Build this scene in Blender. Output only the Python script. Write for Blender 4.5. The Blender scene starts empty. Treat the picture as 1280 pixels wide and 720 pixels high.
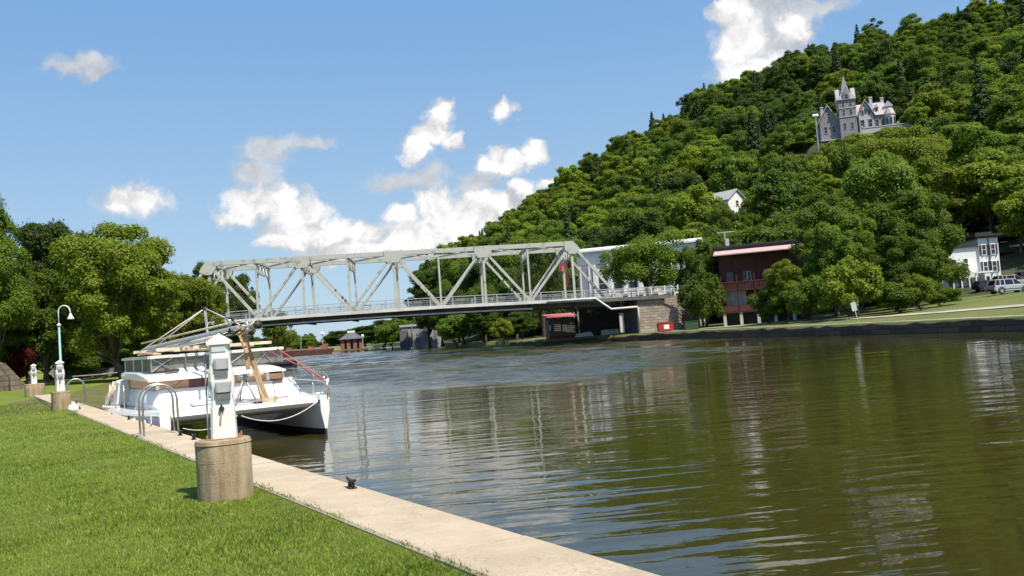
import bpy, math, random
import numpy as np
from mathutils import Vector, Matrix
rad = math.radians
sc = bpy.context.scene
C = sc.collection
random.seed(7); RNG = np.random.default_rng(11)

# ------------------------------------------------------------------ camera
FPX = 1108.0; ROLL = rad(4.17); PITCH = rad(2.81)
EYE = Vector((0, 0, 2.5))
F_ = Vector((0, math.cos(PITCH), math.sin(PITCH))); R0 = Vector((1, 0, 0)); U0 = R0.cross(F_)
R_ = R0*math.cos(ROLL) - U0*math.sin(ROLL); U_ = U0*math.cos(ROLL) + R0*math.sin(ROLL)
cd = bpy.data.cameras.new('camera'); cam = bpy.data.objects.new('camera', cd); C.objects.link(cam)
cd.sensor_width = 36; cd.lens = 36*FPX/1280; cd.clip_start = .1; cd.clip_end = 8000
M3 = Matrix((R_, U_, -F_)).transposed()
cam.matrix_world = Matrix.Translation(EYE) @ M3.to_4x4()
sc.camera = cam

def ray(x, y): return F_*FPX + R_*(x-640) + U_*(360-y)
def at(x, y, Y):
    d = ray(x, y); return EYE + d*(Y/d.y)
def atz(x, y, z):
    d = ray(x, y); return EYE + d*((z-EYE.z)/d.z)
def proj(p):
    v = Vector(p)-EYE; k = FPX/v.dot(F_); return 640+k*v.dot(R_), 360-k*v.dot(U_)
def D(u, s, z=0.0): return Vector((0.68-.523*s+.852*u, 5.75+.852*s+.523*u, z))
DYAW = math.atan2(.523, .852)

# ------------------------------------------------------------------ light
SUN_EL, SUN_AZ = rad(58), rad(137)          # azimuth clockwise from +Y
sd = Vector((math.sin(SUN_AZ)*math.cos(SUN_EL), math.cos(SUN_AZ)*math.cos(SUN_EL), math.sin(SUN_EL)))
sl = bpy.data.lights.new('sun', 'SUN'); sl.energy = 5.0; sl.angle = rad(.53); sl.color = (1, .92, .79)
so = bpy.data.objects.new('sun', sl); C.objects.link(so)
so.rotation_euler = (-sd).to_track_quat('-Z', 'Y').to_euler(); so.location = (20, -20, 60)
sc.view_settings.view_transform = 'Standard'; sc.view_settings.look = 'None'
sc.view_settings.exposure = 0.45; sc.view_settings.gamma = 1

class NT:
    def __init__(s, nt): s.nt = nt
    def n(s, t, **kw):
        nd = s.nt.nodes.new(t)
        for k, v in kw.items():
            if k.startswith('i_'):
                key = k[2:]; key = int(key) if key.isdigit() else key.replace('__', ' ')
                if hasattr(v, 'is_output'): s.nt.links.new(v, nd.inputs[key])
                else: nd.inputs[key].default_value = v
            else: setattr(nd, k, v)
        return nd
    def m(s, op, a, b=None, c=None, clamp=False):
        nd = s.nt.nodes.new('ShaderNodeMath'); nd.operation = op; nd.use_clamp = clamp
        for i, v in enumerate((a, b, c)):
            if v is None: continue
            if hasattr(v, 'is_output'): s.nt.links.new(v, nd.inputs[i])
            else: nd.inputs[i].default_value = v
        return nd.outputs[0]
    def v(s, op, a, b=None):
        nd = s.nt.nodes.new('ShaderNodeVectorMath'); nd.operation = op
        for i, x in enumerate((a, b)):
            if x is None: continue
            if hasattr(x, 'is_output'): s.nt.links.new(x, nd.inputs[i])
            else: nd.inputs[i].default_value = x
        return nd.outputs['Value'] if op in ('LENGTH', 'DOT_PRODUCT') else nd.outputs[0]
    def ss(s, x, a, b, lo=0.0, hi=1.0):
        nd = s.nt.nodes.new('ShaderNodeMapRange'); nd.interpolation_type = 'SMOOTHSTEP'
        s.nt.links.new(x, nd.inputs[0])
        for i, q in enumerate((a, b, lo, hi)): nd.inputs[i+1].default_value = q
        return nd.outputs[0]
    def mix(s, f, a, b, bt='MIX'):
        nd = s.nt.nodes.new('ShaderNodeMix'); nd.data_type = 'RGBA'; nd.blend_type = bt
        for k, v in ((0, f), (6, a), (7, b)):
            if hasattr(v, 'is_output'): s.nt.links.new(v, nd.inputs[k])
            else: nd.inputs[k].default_value = v if k == 0 else (v if len(v) == 4 else (*v, 1))
        return nd.outputs[2]
    def link(s, a, b): s.nt.links.new(a, b)

def azel(x, y):
    d = ray(x, y).normalized(); return math.atan2(d.x, d.y), math.asin(d.z)

def build_world():
    w = bpy.data.worlds.new('World'); sc.world = w; w.use_nodes = True
    nt = w.node_tree; nt.nodes.clear(); N = NT(nt)
    sky = N.n('ShaderNodeTexSky', sky_type='NISHITA', sun_disc=False, sun_elevation=SUN_EL, sun_rotation=SUN_AZ)
    sky.altitude = 50; sky.air_density = 1.0; sky.dust_density = .35; sky.ozone_density = 1.6
    tc = N.n('ShaderNodeTexCoord'); dirv = N.v('NORMALIZE', tc.outputs['Generated'])
    sep = N.n('ShaderNodeSeparateXYZ', i_0=dirv)
    az = N.m('ARCTAN2', sep.outputs[0], sep.outputs[1]); el = N.m('ARCSINE', sep.outputs[2])
    base = N.n('ShaderNodeCombineXYZ', i_0=az, i_1=el).outputs[0]
    # billowing warp
    n1 = N.n('ShaderNodeTexNoise', i_Vector=base, i_Scale=16.0, i_Detail=2.0, i_Roughness=.5)
    n2 = N.n('ShaderNodeTexNoise', i_Vector=base, i_Scale=55.0, i_Detail=5.0, i_Roughness=.58)
    w1 = N.v('SUBTRACT', n1.outputs['Color'], (.5, .5, .5)); w2 = N.v('SUBTRACT', n2.outputs['Color'], (.5, .5, .5))
    s1 = N.v('SCALE', w1); s1.node.inputs['Scale'].default_value = .042
    s2 = N.v('SCALE', w2); s2.node.inputs['Scale'].default_value = .024
    P = N.v('ADD', base, N.v('ADD', s1, s2))
    def group(lobes):
        F = None; B = None
        for (x, y, rx, ry) in lobes:
            a, e = azel(x, y)
            sub = N.v('SUBTRACT', P, (a, e, 0)); dv = N.v('MULTIPLY', sub, (FPX/rx/1.08, FPX/ry/1.08, 0))
            val = N.m('SUBTRACT', 1.0, N.v('LENGTH', dv))
            F = val if F is None else N.m('SMOOTH_MAX', F, val, .18)
        return F
    white = [(168,252,42,20),(150,258,24,13),(325,252,52,24),(372,262,40,22),(300,262,34,16),(405,292,48,15),(455,290,34,18),(350,305,34,12),
             (550,140,20,20),(543,160,19,20),(524,182,22,18),(563,172,14,13),(500,268,22,13),(548,252,34,22),(590,262,34,24),(545,285,70,26),(600,285,40,20),
             (612,196,24,15),(640,202,30,14),(666,193,18,12),(650,232,18,14),(684,226,14,9),(630,143,15,15),(618,262,26,20),(515,305,60,16),(470,312,70,14),(600,300,60,16),(420,275,24,12),
             (925,60,32,45),(915,15,24,22),(935,90,40,24),(990,40,30,20)]
    gray = [(98,84,44,15),(120,92,24,10),(340,180,40,20),(385,179,30,11),(322,212,30,20),(490,225,36,15),(530,218,34,18),(375,285,60,16),(445,303,40,14),
            (600,225,34,20),(960,30,62,45),(1010,5,50,18),(975,70,40,30),(950,5,60,20),(560,300,60,24),(400,305,70,20),(640,270,40,26),(470,300,50,22),(640,250,30,14)]
    up = [(250,-300,110,34),(700,-420,160,40),(1050,-260,100,34),(-150,-120,120,40),(1500,-300,200,60),(-500,150,140,50),(1700,100,150,50)]
    fw = group(white+up); fg = group(gray)
    n3 = N.n('ShaderNodeTexNoise', i_Vector=P, i_Scale=34.0, i_Detail=6.0, i_Roughness=.6)
    off = N.v('ADD', P, (.010, .022, 0))
    n4 = N.n('ShaderNodeTexNoise', i_Vector=off, i_Scale=34.0, i_Detail=6.0, i_Roughness=.6)
    nz = N.m('MULTIPLY', N.m('SUBTRACT', n3.outputs[0], .5), .85)
    aw = N.ss(N.m('ADD', fw, nz), -.14, .46); ag = N.ss(N.m('ADD', fg, nz), -.12, .60, 0, .8)
    # sunlit side of each billow against its far side
    lit = N.m('MULTIPLY', N.m('SUBTRACT', n3.outputs[0], n4.outputs[0]), 1.1)
    wl = N.m('ADD', N.m('ADD', .82, lit), N.m('MULTIPLY', N.ss(fw, .1, .6), .22))
    wl = N.m('MINIMUM', N.m('MAXIMUM', wl, .66), 1.08)
    gl = N.m('MINIMUM', N.m('MAXIMUM', N.m('ADD', .68, N.m('MULTIPLY', lit, .5)), .5), .9)
    def tint(l, c):
        q = N.n('ShaderNodeVectorMath', operation='SCALE'); q.inputs[0].default_value = c; N.link(l, q.inputs['Scale']); return q.outputs[0]
    # summer haze veils the clear-air sky, thicker and paler low down
    veil = N.mix(N.ss(el, .0, .42), (3.15, 4.55, 5.95), (1.5, 3.15, 5.75))
    veil = N.mix(N.ss(el, .35, 1.4), veil, (.8, 1.9, 4.4))
    skyc = N.mix(CFG['veil'], sky.outputs[0], veil)
    k = CFG['cloud']
    col = N.mix(ag, skyc, tint(gl, (k*.97, k*.98, k*1.0)))
    col = N.mix(aw, col, tint(wl, (k*1.0, k*.99, k*.99)))
    bg = N.n('ShaderNodeBackground', i_Color=col, i_Strength=CFG['sky'])
    out = N.n('ShaderNodeOutputWorld'); N.link(bg.outputs[0], out.inputs[0])
CFG = dict(sky=.10, veil=.8, cloud=7.1)
build_world()

# ------------------------------------------------------------------ materials
MATS = {}
def mat(name, col, rough=.7, var=.15, scale=3.0, bump=0.0, bscale=None, metal=0.0, coat=0.0, col2=None, detail=6, thr=None, emis=None):
    if name in MATS: return MATS[name]
    m = bpy.data.materials.new(name); m.use_nodes = True; nt = m.node_tree; nt.nodes.clear(); N = NT(nt)
    geo = N.n('ShaderNodeNewGeometry')
    nz = N.n('ShaderNodeTexNoise', i_Vector=geo.outputs['Position'], i_Scale=scale, i_Detail=detail, i_Roughness=.6)
    c1 = tuple(c*(1-var) for c in col); c2 = col2 or tuple(min(1, c*(1+var)) for c in col)
    a, b = thr or (.3, .7)
    f = N.ss(nz.outputs[0], a, b)
    cc = N.mix(f, c1, c2)
    nf = N.n('ShaderNodeTexNoise', i_Vector=geo.outputs['Position'], i_Scale=scale*9, i_Detail=4.0)
    cc = N.mix(.35, cc, N.mix(nf.outputs[0], (.72, .72, .72), (1.28, 1.28, 1.28)), 'MULTIPLY')
    p = N.n('ShaderNodeBsdfPrincipled', i_0=cc); p.inputs['Roughness'].default_value = rough; p.inputs['Metallic'].default_value = metal
    p.inputs['Coat Weight'].default_value = coat
    if bump:
        bt = N.n('ShaderNodeTexNoise', i_Vector=geo.outputs['Position'], i_Scale=bscale or scale*8, i_Detail=5.0)
        bp = N.n('ShaderNodeBump', i_Height=bt.outputs[0]); bp.inputs['Strength'].default_value = 1.0; bp.inputs['Distance'].default_value = bump
        N.link(bp.outputs[0], p.inputs['Normal'])
    o = N.n('ShaderNodeOutputMaterial'); N.link(p.outputs[0], o.inputs[0])
    MATS[name] = m; return m

def leafmat(name, dark, light, trans=.4, yellow=0.0):
    m = bpy.data.materials.new(name); m.use_nodes = True; nt = m.node_tree; nt.nodes.clear(); N = NT(nt)
    geo = N.n('ShaderNodeNewGeometry'); oi = N.n('ShaderNodeObjectInfo')
    a = N.n('ShaderNodeTexNoise', i_Vector=geo.outputs['Position'], i_Scale=.55, i_Detail=3.0)
    b = N.n('ShaderNodeTexWhiteNoise', noise_dimensions='1D', i_W=geo.outputs['Random Per Island'])
    f = N.m('ADD', N.m('MULTIPLY', a.outputs[0], .45), N.m('MULTIPLY', b.outputs['Value'], .35))
    f = N.m('ADD', f, N.m('MULTIPLY', N.m('SUBTRACT', oi.outputs['Random'], .5), .9), clamp=True)
    cc = N.mix(f, dark, light)
    hs = N.n('ShaderNodeHueSaturation', i_Color=cc)
    N.link(N.m('ADD', .485, N.m('MULTIPLY', oi.outputs['Random'], .03)), hs.inputs['Hue'])
    d = N.n('ShaderNodeBsdfPrincipled', i_0=hs.outputs[0]); d.inputs['Roughness'].default_value = .6; d.inputs['Specular IOR Level'].default_value = .25
    t = N.n('ShaderNodeBsdfTranslucent', i_0=N.mix(1.0, hs.outputs[0], (1.6, 1.7, .7), 'MULTIPLY'))
    mx = N.n('ShaderNodeMixShader'); mx.inputs[0].default_value = trans; N.link(d.outputs[0], mx.inputs[1]); N.link(t.outputs[0], mx.inputs[2])
    o = N.n('ShaderNodeOutputMaterial'); N.link(mx.outputs[0], o.inputs[0]); MATS[name] = m; return m

# ------------------------------------------------------------------ mesh helper
class MB:
    def __init__(s): s.v = []; s.f = []
    def add(s, vs, fs):
        o = len(s.v); s.v += [tuple(v) for v in vs]; s.f += [tuple(i+o for i in f) for f in fs]; return s
    def box(s, x0, x1, y0, y1, z0, z1, tf=None):
        vs = [Vector(p) for p in ((x0,y0,z0),(x1,y0,z0),(x1,y1,z0),(x0,y1,z0),(x0,y0,z1),(x1,y0,z1),(x1,y1,z1),(x0,y1,z1))]
        if tf: vs = [tf @ v for v in vs]
        return s.add(vs, [(0,3,2,1),(4,5,6,7),(0,1,5,4),(1,2,6,5),(2,3,7,6),(3,0,4,7)])
    def prism(s, poly, axis, a, b):
        """extrude polygon (list of 2-tuples) along axis from a to b. axis y: poly=(x,z); x: (y,z); z: (x,y)"""
        def P(p, t): return {'y': (p[0], t, p[1]), 'x': (t, p[0], p[1]), 'z': (p[0], p[1], t)}[axis]
        n = len(poly); vs = [P(p, a) for p in poly]+[P(p, b) for p in poly]
        fs = [tuple(range(n))[::-1], tuple(range(n, 2*n))]+[(i, (i+1) % n, n+(i+1) % n, n+i) for i in range(n)]
        return s.add(vs, fs)
    def beam(s, p, q, w, h=None, up=(0,0,1)):
        h = h or w; p, q = Vector(p), Vector(q); d = (q-p).normalized(); u = Vector(up)
        if abs(d.dot(u)) > .98: u = Vector((0,1,0))
        r = d.cross(u).normalized(); u = r.cross(d)
        vs = [e+r*a*w/2+u*b*h/2 for e in (p, q) for a, b in ((-1,-1),(1,-1),(1,1),(-1,1))]
        return s.add(vs, [(0,3,2,1),(4,5,6,7),(0,1,5,4),(1,2,6,5),(2,3,7,6),(3,0,4,7)])
    def tube(s, pts, r, n=8, cap=True):
        pts = [Vector(p) for p in pts]; rs = r if isinstance(r, (list, tuple)) else [r]*len(pts)
        prev = None; rings = []
        for i, p in enumerate(pts):
            d = (pts[min(i+1, len(pts)-1)]-pts[max(i-1, 0)]).normalized()
            if prev is None:
                u = Vector((0,0,1)) if abs(d.z) < .9 else Vector((1,0,0)); a = d.cross(u).normalized()
            else: a = (prev-d*prev.dot(d)).normalized()
            prev = a; b = d.cross(a)
            rings.append([p+(a*math.cos(t)+b*math.sin(t))*rs[i] for t in [2*math.pi*k/n for k in range(n)]])
        vs = [v for rr in rings for v in rr]; fs = []
        for i in range(len(pts)-1):
            for k in range(n): fs.append((i*n+k, i*n+(k+1) % n, (i+1)*n+(k+1) % n, (i+1)*n+k))
        if cap: fs += [tuple(range(n))[::-1], tuple((len(pts)-1)*n+k for k in range(n))]
        return s.add(vs, fs)
    def lathe(s, prof, c=(0,0,0), n=24):
        return s.tube_prof(prof, c, n)
    def tube_prof(s, prof, c, n):
        vs = []; fs = []
        for r, z in prof:
            for k in range(n):
                t = 2*math.pi*k/n; vs.append((c[0]+r*math.cos(t), c[1]+r*math.sin(t), c[2]+z))
        for i in range(len(prof)-1):
            for k in range(n): fs.append((i*n+k, i*n+(k+1) % n, (i+1)*n+(k+1) % n, (i+1)*n+k))
        fs += [tuple(range(n))[::-1], tuple((len(prof)-1)*n+k for k in range(n))]
        return s.add(vs, fs)
    def build(s, name, m, parent=None, smooth=False, bevel=0.0):
        me = bpy.data.meshes.new(name); me.from_pydata(s.v, [], s.f); me.update()
        if smooth:
            me.polygons.foreach_set('use_smooth', [True]*len(me.polygons))
        me.materials.append(m); o = bpy.data.objects.new(name, me); C.objects.link(o)
        if parent: o.parent = parent
        if bevel:
            b = o.modifiers.new('bevel', 'BEVEL'); b.width = bevel; b.segments = 2; b.limit_method = 'ANGLE'; b.angle_limit = rad(40)
        return o
def tag(o, label=None, cat=None, group=None, kind=None):
    if label: o['label'] = label
    if cat: o['category'] = cat
    if group: o['group'] = group
    if kind: o['kind'] = kind
    return o
def thing(name, label, cat, loc=(0,0,0), rz=0.0, group=None):
    o = bpy.data.objects.new(name, None); C.objects.link(o); o.location = loc; o.rotation_euler = (0,0,rz); o.empty_display_size = .2
    return tag(o, label, cat, group)
def kids(o): return list(o.children)
def copy_tree(o, label=None):
    def rec(a, par):
        c = a.copy(); C.objects.link(c); c.parent = par
        for ch in kids(a): rec(ch, c)
        return c
    c = rec(o, None)
    if label: c['label'] = label
    return c
def npmesh(name, V, Fq, m, n=4):
    me = bpy.data.meshes.new(name); nv = len(V); nf = len(Fq)
    me.vertices.add(nv); me.vertices.foreach_set('co', V.astype(np.float32).ravel())
    me.loops.add(nf*n); me.loops.foreach_set('vertex_index', Fq.astype(np.int32).ravel())
    me.polygons.add(nf); me.polygons.foreach_set('loop_start', np.arange(0, nf*n, n, dtype=np.int32))
    try: me.polygons.foreach_set('loop_total', np.full(nf, n, dtype=np.int32))
    except Exception: pass
    me.update(); me.validate(); me.materials.append(m); return me

# ------------------------------------------------------------------ terrain
CREST = [(300,425,500),(480,400,480),(520,372,470),(565,338,460),(600,315,450),(640,293,440),(700,248,430),(780,202,430),(850,162,430),(900,130,430),(1000,90,440),(1100,66,450),(1180,44,460),(1280,12,470),(1500,-70,480),(1900,-60,500),(2600,100,500)]
crest = []
for x, y, r in CREST:
    d = ray(x, y); b = math.atan2(d.x, d.y); t = d.z/math.hypot(d.x, d.y); crest.append((b, 2.5+t*r, r))
CB = [c[0] for c in crest]
RW = [(38,-60),(37,0),(36,40),(34.5,60.5),(32.8,68.3),(30.4,76),(27.3,90.6),(22.7,107.3),(16.8,120.5),(9.5,131),(4,138),(-1,152),(-8,175),(-15.7,204),(-28,260),(-42,340),(-50,440)]
RWY = [p[1] for p in RW]; RWX = [p[0] for p in RW]
def sst(t): t = min(1, max(0, t)); return t*t*(3-2*t)
def height(x, y):
    r = math.hypot(x, y); b = math.atan2(x, y)
    dist = max(0, x-float(np.interp(y, RWY, RWX)))
    k = float(np.interp(b, [rad(8), rad(17), rad(22), rad(30)], [.012, .018, .028, .052]))
    z = .92+min(dist, 60)*k
    cz = float(np.interp(b, CB, [c[1] for c in crest])); rc = float(np.interp(b, CB, [c[2] for c in crest]))
    r0 = float(np.interp(b, [rad(-6), rad(0), rad(12), rad(26), rad(60)], [240, 190, 158, 150, 120]))
    t = (r-r0)/(rc-r0)
    if t > 0:
        if t < 1: g = t*(.82+.18*t)
        else: g = 1-.18*min(1, (t-1)*.8)
        z += max(0, cz-z)*g
        z += 2.0*math.sin(x*.045+1)*math.sin(y*.038)*min(1, t*4)*(1 if t < .9 else 0.4)
    # terrace the mansion stands on
    dm = math.hypot(x-MAN[0], y-MAN[1])
    if dm < 34: z += (MAN[2]-z)*sst((34-dm)/18)
    return z
mp = at(1060, 178, 243); MAN = (mp.x+2, mp.y+3, mp.z)

def wave_grass(name, c1, c2, c3, sc1=.35):
    m = bpy.data.materials.new(name); m.use_nodes = True; nt = m.node_tree; nt.nodes.clear(); N = NT(nt)
    geo = N.n('ShaderNodeNewGeometry'); P = geo.outputs['Position']
    a = N.n('ShaderNodeTexNoise', i_Vector=P, i_Scale=sc1, i_Detail=5.0); b = N.n('ShaderNodeTexNoise', i_Vector=P, i_Scale=6.0, i_Detail=6.0, i_Roughness=.7)
    c = N.n('ShaderNodeTexNoise', i_Vector=P, i_Scale=45.0, i_Detail=4.0, i_Roughness=.7)
    col = N.mix(N.ss(a.outputs[0], .35, .65), c1, c2); col = N.mix(N.ss(b.outputs[0], .35, .75, 0, .6), col, c3)
    col = N.mix(.6, col, N.mix(c.outputs[0], (.5, .5, .5), (1.5, 1.5, 1.5)), 'MULTIPLY')
    p = N.n('ShaderNodeBsdfPrincipled', i_0=col); p.inputs['Roughness'].default_value = .85; p.inputs['Specular IOR Level'].default_value = .15
    bp = N.n('ShaderNodeBump', i_Height=N.m('ADD', b.outputs[0], c.outputs[0])); bp.inputs['Distance'].default_value = .05
    N.link(bp.outputs[0], p.inputs['Normal']); o = N.n('ShaderNodeOutputMaterial'); N.link(p.outputs[0], o.inputs[0]); MATS[name] = m; return m
M_lawn = wave_grass('lawn', (.13,.19,.022), (.19,.24,.032), (.25,.26,.06))
M_bank = wave_grass('bank_grass', (.10,.15,.035), (.16,.18,.055), (.22,.19,.09), .15)
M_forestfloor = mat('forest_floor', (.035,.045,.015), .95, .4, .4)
M_weed = wave_grass('weedy_bank', (.10,.12,.03), (.20,.16,.08), (.12,.17,.04), .8)

def densify(pts, step):
    out = []
    for a, b in zip(pts[:-1], pts[1:]):
        n = max(1, int(math.dist(a, b)/step))
        for i in range(n): out.append(tuple(a[k]+(b[k]-a[k])*i/n for k in range(len(a))))
    out.append(pts[-1]); return out

def right_land():
    curve = densify(RW, 8); offs = [0,.15,.6,1.5,3,5,8,12,16,20,25,30,36,42,50,58,66,75,85,95,105,115,125,135,145,155,165,175,185,195,205,215,225,240,255,270,290,310,330,360,400,460,540,650,800,1100,1600,2500]
    vs = []; nC = len(curve)
    for i, (x, y) in enumerate(curve):
        fy = np.interp(y, [-60, 60, 150, 440], [-.25, .25, .45, .55])
        for j, o in enumerate(offs):
            X, Y = x+o, y+o*fy*min(1, o/30)
            z = -.6 if j == 0 else height(X, Y)
            if 0 < o < 6: z += .04*math.sin(X*2.1+Y*1.3)+.02*math.sin(Y*5)
            vs.append((X, Y, z))
    k = len(offs); fs = [(i*k+j, i*k+j+1, (i+1)*k+j+1, (i+1)*k+j) for i in range(nC-1) for j in range(k-1)]
    me = bpy.data.meshes.new('right_ground'); me.from_pydata(vs, [], fs); me.update()
    me.materials.append(M_bank); me.materials.append(M_forestfloor)
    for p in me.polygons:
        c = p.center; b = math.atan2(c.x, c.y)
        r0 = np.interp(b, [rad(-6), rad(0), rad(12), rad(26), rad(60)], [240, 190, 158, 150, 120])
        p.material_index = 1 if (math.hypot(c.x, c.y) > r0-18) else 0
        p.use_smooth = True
    o = bpy.data.objects.new('hillside_terrain', me); C.objects.link(o); tag(o, kind='structure')
right_land()

def left_land():
    pts = []
    for s in range(-30, 31, 3):
        p = D(-.75, s); pts.append((p.x, p.y, 0, -.852, -.523))
    for (x, y) in [D(-.3, 32)[:2], D(.6, 33.5)[:2], D(1.6, 36)[:2], D(2.2, 41)[:2], (-21,52), (-25,64), (-29,80), (-34,98), (-44,121), (-48,150), (-58,190), (-85,260), (-110,330), (-104,400), (-70,450)]:
        pts.append((x, y, 1, -1, 0 if y < 60 else .05))
    pts = densify(pts, 2.0 if False else 4.0)
    offs = [0,.4,1.0,1.8,3,5,8,12,18,25,35,50,70,100,150,250,500,1000,2500]
    prof = [-.5,.05,.25,.5,.72,.86,.9]
    vs = []
    for x, y, nat, dx, dy in pts:
        for j, o in enumerate(offs):
            zn = prof[j] if j < len(prof) else .9+.004*(o-8 if o < 100 else 92)
            zn += .05*math.sin(x*1.7+o)*math.sin(y*1.3) if 0 < j < 6 else 0
            z = .9*(1-nat)+zn*nat if nat else .9+(.002*max(0, o-20) if o < 100 else .16)
            if o > 60 and nat: z = max(z, 1.3)
            vs.append((x+dx*o, y+dy*o, z))
    k = len(offs); fs = [(i*k+j, (i+1)*k+j, (i+1)*k+j+1, i*k+j+1) for i in range(len(pts)-1) for j in range(k-1)]
    me = bpy.data.meshes.new('lawn'); me.from_pydata(vs, [], fs); me.update(); me.materials.append(M_lawn); me.materials.append(M_weed)
    for n_, p in enumerate(me.polygons):
        i, j = divmod(n_, k-1); p.use_smooth = True
        if pts[i][2] > .3 and j < 5: p.material_index = 1
    o = bpy.data.objects.new('lawn', me); C.objects.link(o); tag(o, kind='structure')
left_land()
M_far = mat('far_ground', (.06,.085,.03), .95, .3, .05)
tag(MB().box(-3500,-40, 448, 5000, -1, .6).box(-40,3500,438,5000,-1,.6).build('far_ground', M_far), kind='structure')

# ------------------------------------------------------------------ water
def water():
    m = bpy.data.materials.new('water'); m.use_nodes = True; nt = m.node_tree; nt.nodes.clear(); N = NT(nt)
    geo = N.n('ShaderNodeNewGeometry'); P = geo.outputs['Position']
    sep = N.n('ShaderNodeSeparateXYZ', i_0=P); X, Y = sep.outputs[0], sep.outputs[1]
    ro = N.n('ShaderNodeMapping', i_Vector=P); ro.inputs['Rotation'].default_value = (0, 0, rad(-6))
    def noise(sx, sy, det=2.0, off=0.0, rough=.5, dist=0.0):
        mp_ = N.n('ShaderNodeMapping', i_Vector=ro.outputs[0]); mp_.inputs['Scale'].default_value = (sx, sy, 1); mp_.inputs['Location'].default_value = (off, off*.7, 0)
        return N.n('ShaderNodeTexNoise', i_Vector=mp_.outputs[0], i_Scale=1.0, i_Detail=det, i_Roughness=rough, i_Distortion=dist).outputs[0]
    big = noise(.035, .05, 3.0, 5.0)              # calm and stirred patches
    patch = N.ss(big, .38, .62, .35, 1.0)
    # swell trains from a passing wake, strongest in mid channel near the dock
    near = N.ss(Y, 9.0, 50.0, 1.35, .35)
    fine = noise(1.3, 4.6, 3.0, 2.0); mid = noise(.42, 1.75, 1.5, 0.0, .4, .3); lng = noise(.22, .55, 1.0, 9.0)
    # ruffled by wind between the bridge and mid river
    at_ = N.n('ShaderNodeAttribute', attribute_name='ruffle'); ruf2 = at_.outputs['Fac']
    h = N.m('MULTIPLY', N.m('MULTIPLY', mid, near), N.m('MULTIPLY', patch, .036))
    h = N.m('ADD', h, N.m('MULTIPLY', lng, .025))
    h = N.m('ADD', h, N.m('MULTIPLY', fine, N.m('MULTIPLY', patch, .0075)))
    h = N.m('ADD', h, N.m('MULTIPLY', N.m('ADD', N.m('MULTIPLY', noise(1.5, 2.2, 3.0), .12), N.m('MULTIPLY', noise(.20, .36, 4.0, 4.0, .7), .0)), ruf2))
    bp = N.n('ShaderNodeBump', i_Height=h); bp.inputs['Distance'].default_value = 1.0; bp.inputs['Strength'].default_value = 1.0
    body = N.mix(N.ss(noise(.06, .06, 2.0, 1.0), .35, .65), (.034, .031, .007), (.048, .042, .011))
    p = N.n('ShaderNodeBsdfPrincipled', i_0=body, i_Normal=bp.outputs[0]); p.inputs['IOR'].default_value = 1.42
    N.link(N.m('ADD', .03, N.m('MULTIPLY', ruf2, .10)), p.inputs['Roughness'])
    o = N.n('ShaderNodeOutputMaterial'); N.link(p.outputs[0], o.inputs[0])
    # one sheet: a fine grid that carries the wind ruffle of mid river, flat water all round it
    xs = np.arange(-62, 31, .55); ys = np.concatenate([np.arange(34, 80, .26), np.arange(80, 150, .34), np.arange(150, 240, .6)])
    XX, YY = np.meshgrid(xs, ys); nx, ny = len(xs), len(ys)
    def ssn(t, a, b): t = np.clip((t-a)/(b-a), 0, 1); return t*t*(3-2*t)
    wob = 4*np.sin(XX*.13+.6)+3*np.sin(XX*.31+YY*.05)+1.5*np.sin(XX*.8)
    M = ssn(YY+wob, 38, 56)*(1-.9*ssn(XX-.14*YY+2.5*np.sin(YY*.17)+2*np.sin(YY*.4+XX*.2), -1, 11))
    st = np.sin(XX*.045+YY*.21+1.3*np.sin(XX*.09))+.7*np.sin(YY*.47+XX*.06+2)+.5*np.sin(YY*.9-XX*.11)
    M = M*(.45+.55*ssn(-st, -1.15, .1))*np.clip((XX+62)/6, 0, 1)*np.clip((31-XX)/4, 0, 1)*np.clip((YY-34)/2, 0, 1)*np.clip((240-YY)/20, 0, 1)
    Zw = np.zeros_like(XX); rg = np.random.default_rng(5)
    for i in range(34):
        lam = rg.uniform(1.1, 4.2); th = rg.normal(0, .55); kx, ky = math.sin(th)*2*math.pi/lam, math.cos(th)*2*math.pi/lam
        Zw += lam*.0060*np.sin(kx*XX+ky*YY+rg.uniform(0, 6.28))
    Zw *= M
    V = np.stack([XX.ravel(), YY.ravel(), Zw.ravel()], 1); n0 = len(V)
    V = np.concatenate([V, np.array([(-600,-300,0),(700,-300,0),(700,900,0),(-600,900,0)])])
    ii = (np.arange(ny-1)[:,None]*nx+np.arange(nx-1)[None]).ravel(); Q = np.stack([ii, ii+1, ii+nx+1, ii+nx], 1)
    c00, c10, c11, c01 = 0, nx-1, ny*nx-1, (ny-1)*nx
    for k in (c00, c10, c11, c01): V[k,2] = 0
    Q = np.concatenate([Q, np.array([(n0,n0+1,c10,c00),(n0+1,n0+2,c11,c10),(n0+2,n0+3,c01,c11),(n0+3,n0,c00,c01)])])
    me = npmesh('river_water', V, Q, m); me.polygons.foreach_set('use_smooth', [True]*len(me.polygons))
    at2 = me.attributes.new('ruffle', 'FLOAT', 'POINT'); at2.data.foreach_set('value', np.concatenate([M.ravel(), np.zeros(4)]).astype(np.float32))
    tag(link(me, 'river_water'), kind='structure')
def link(me, name, parent=None):
    o = bpy.data.objects.new(name, me); C.objects.link(o); o.parent = parent; return o
water()

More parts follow.
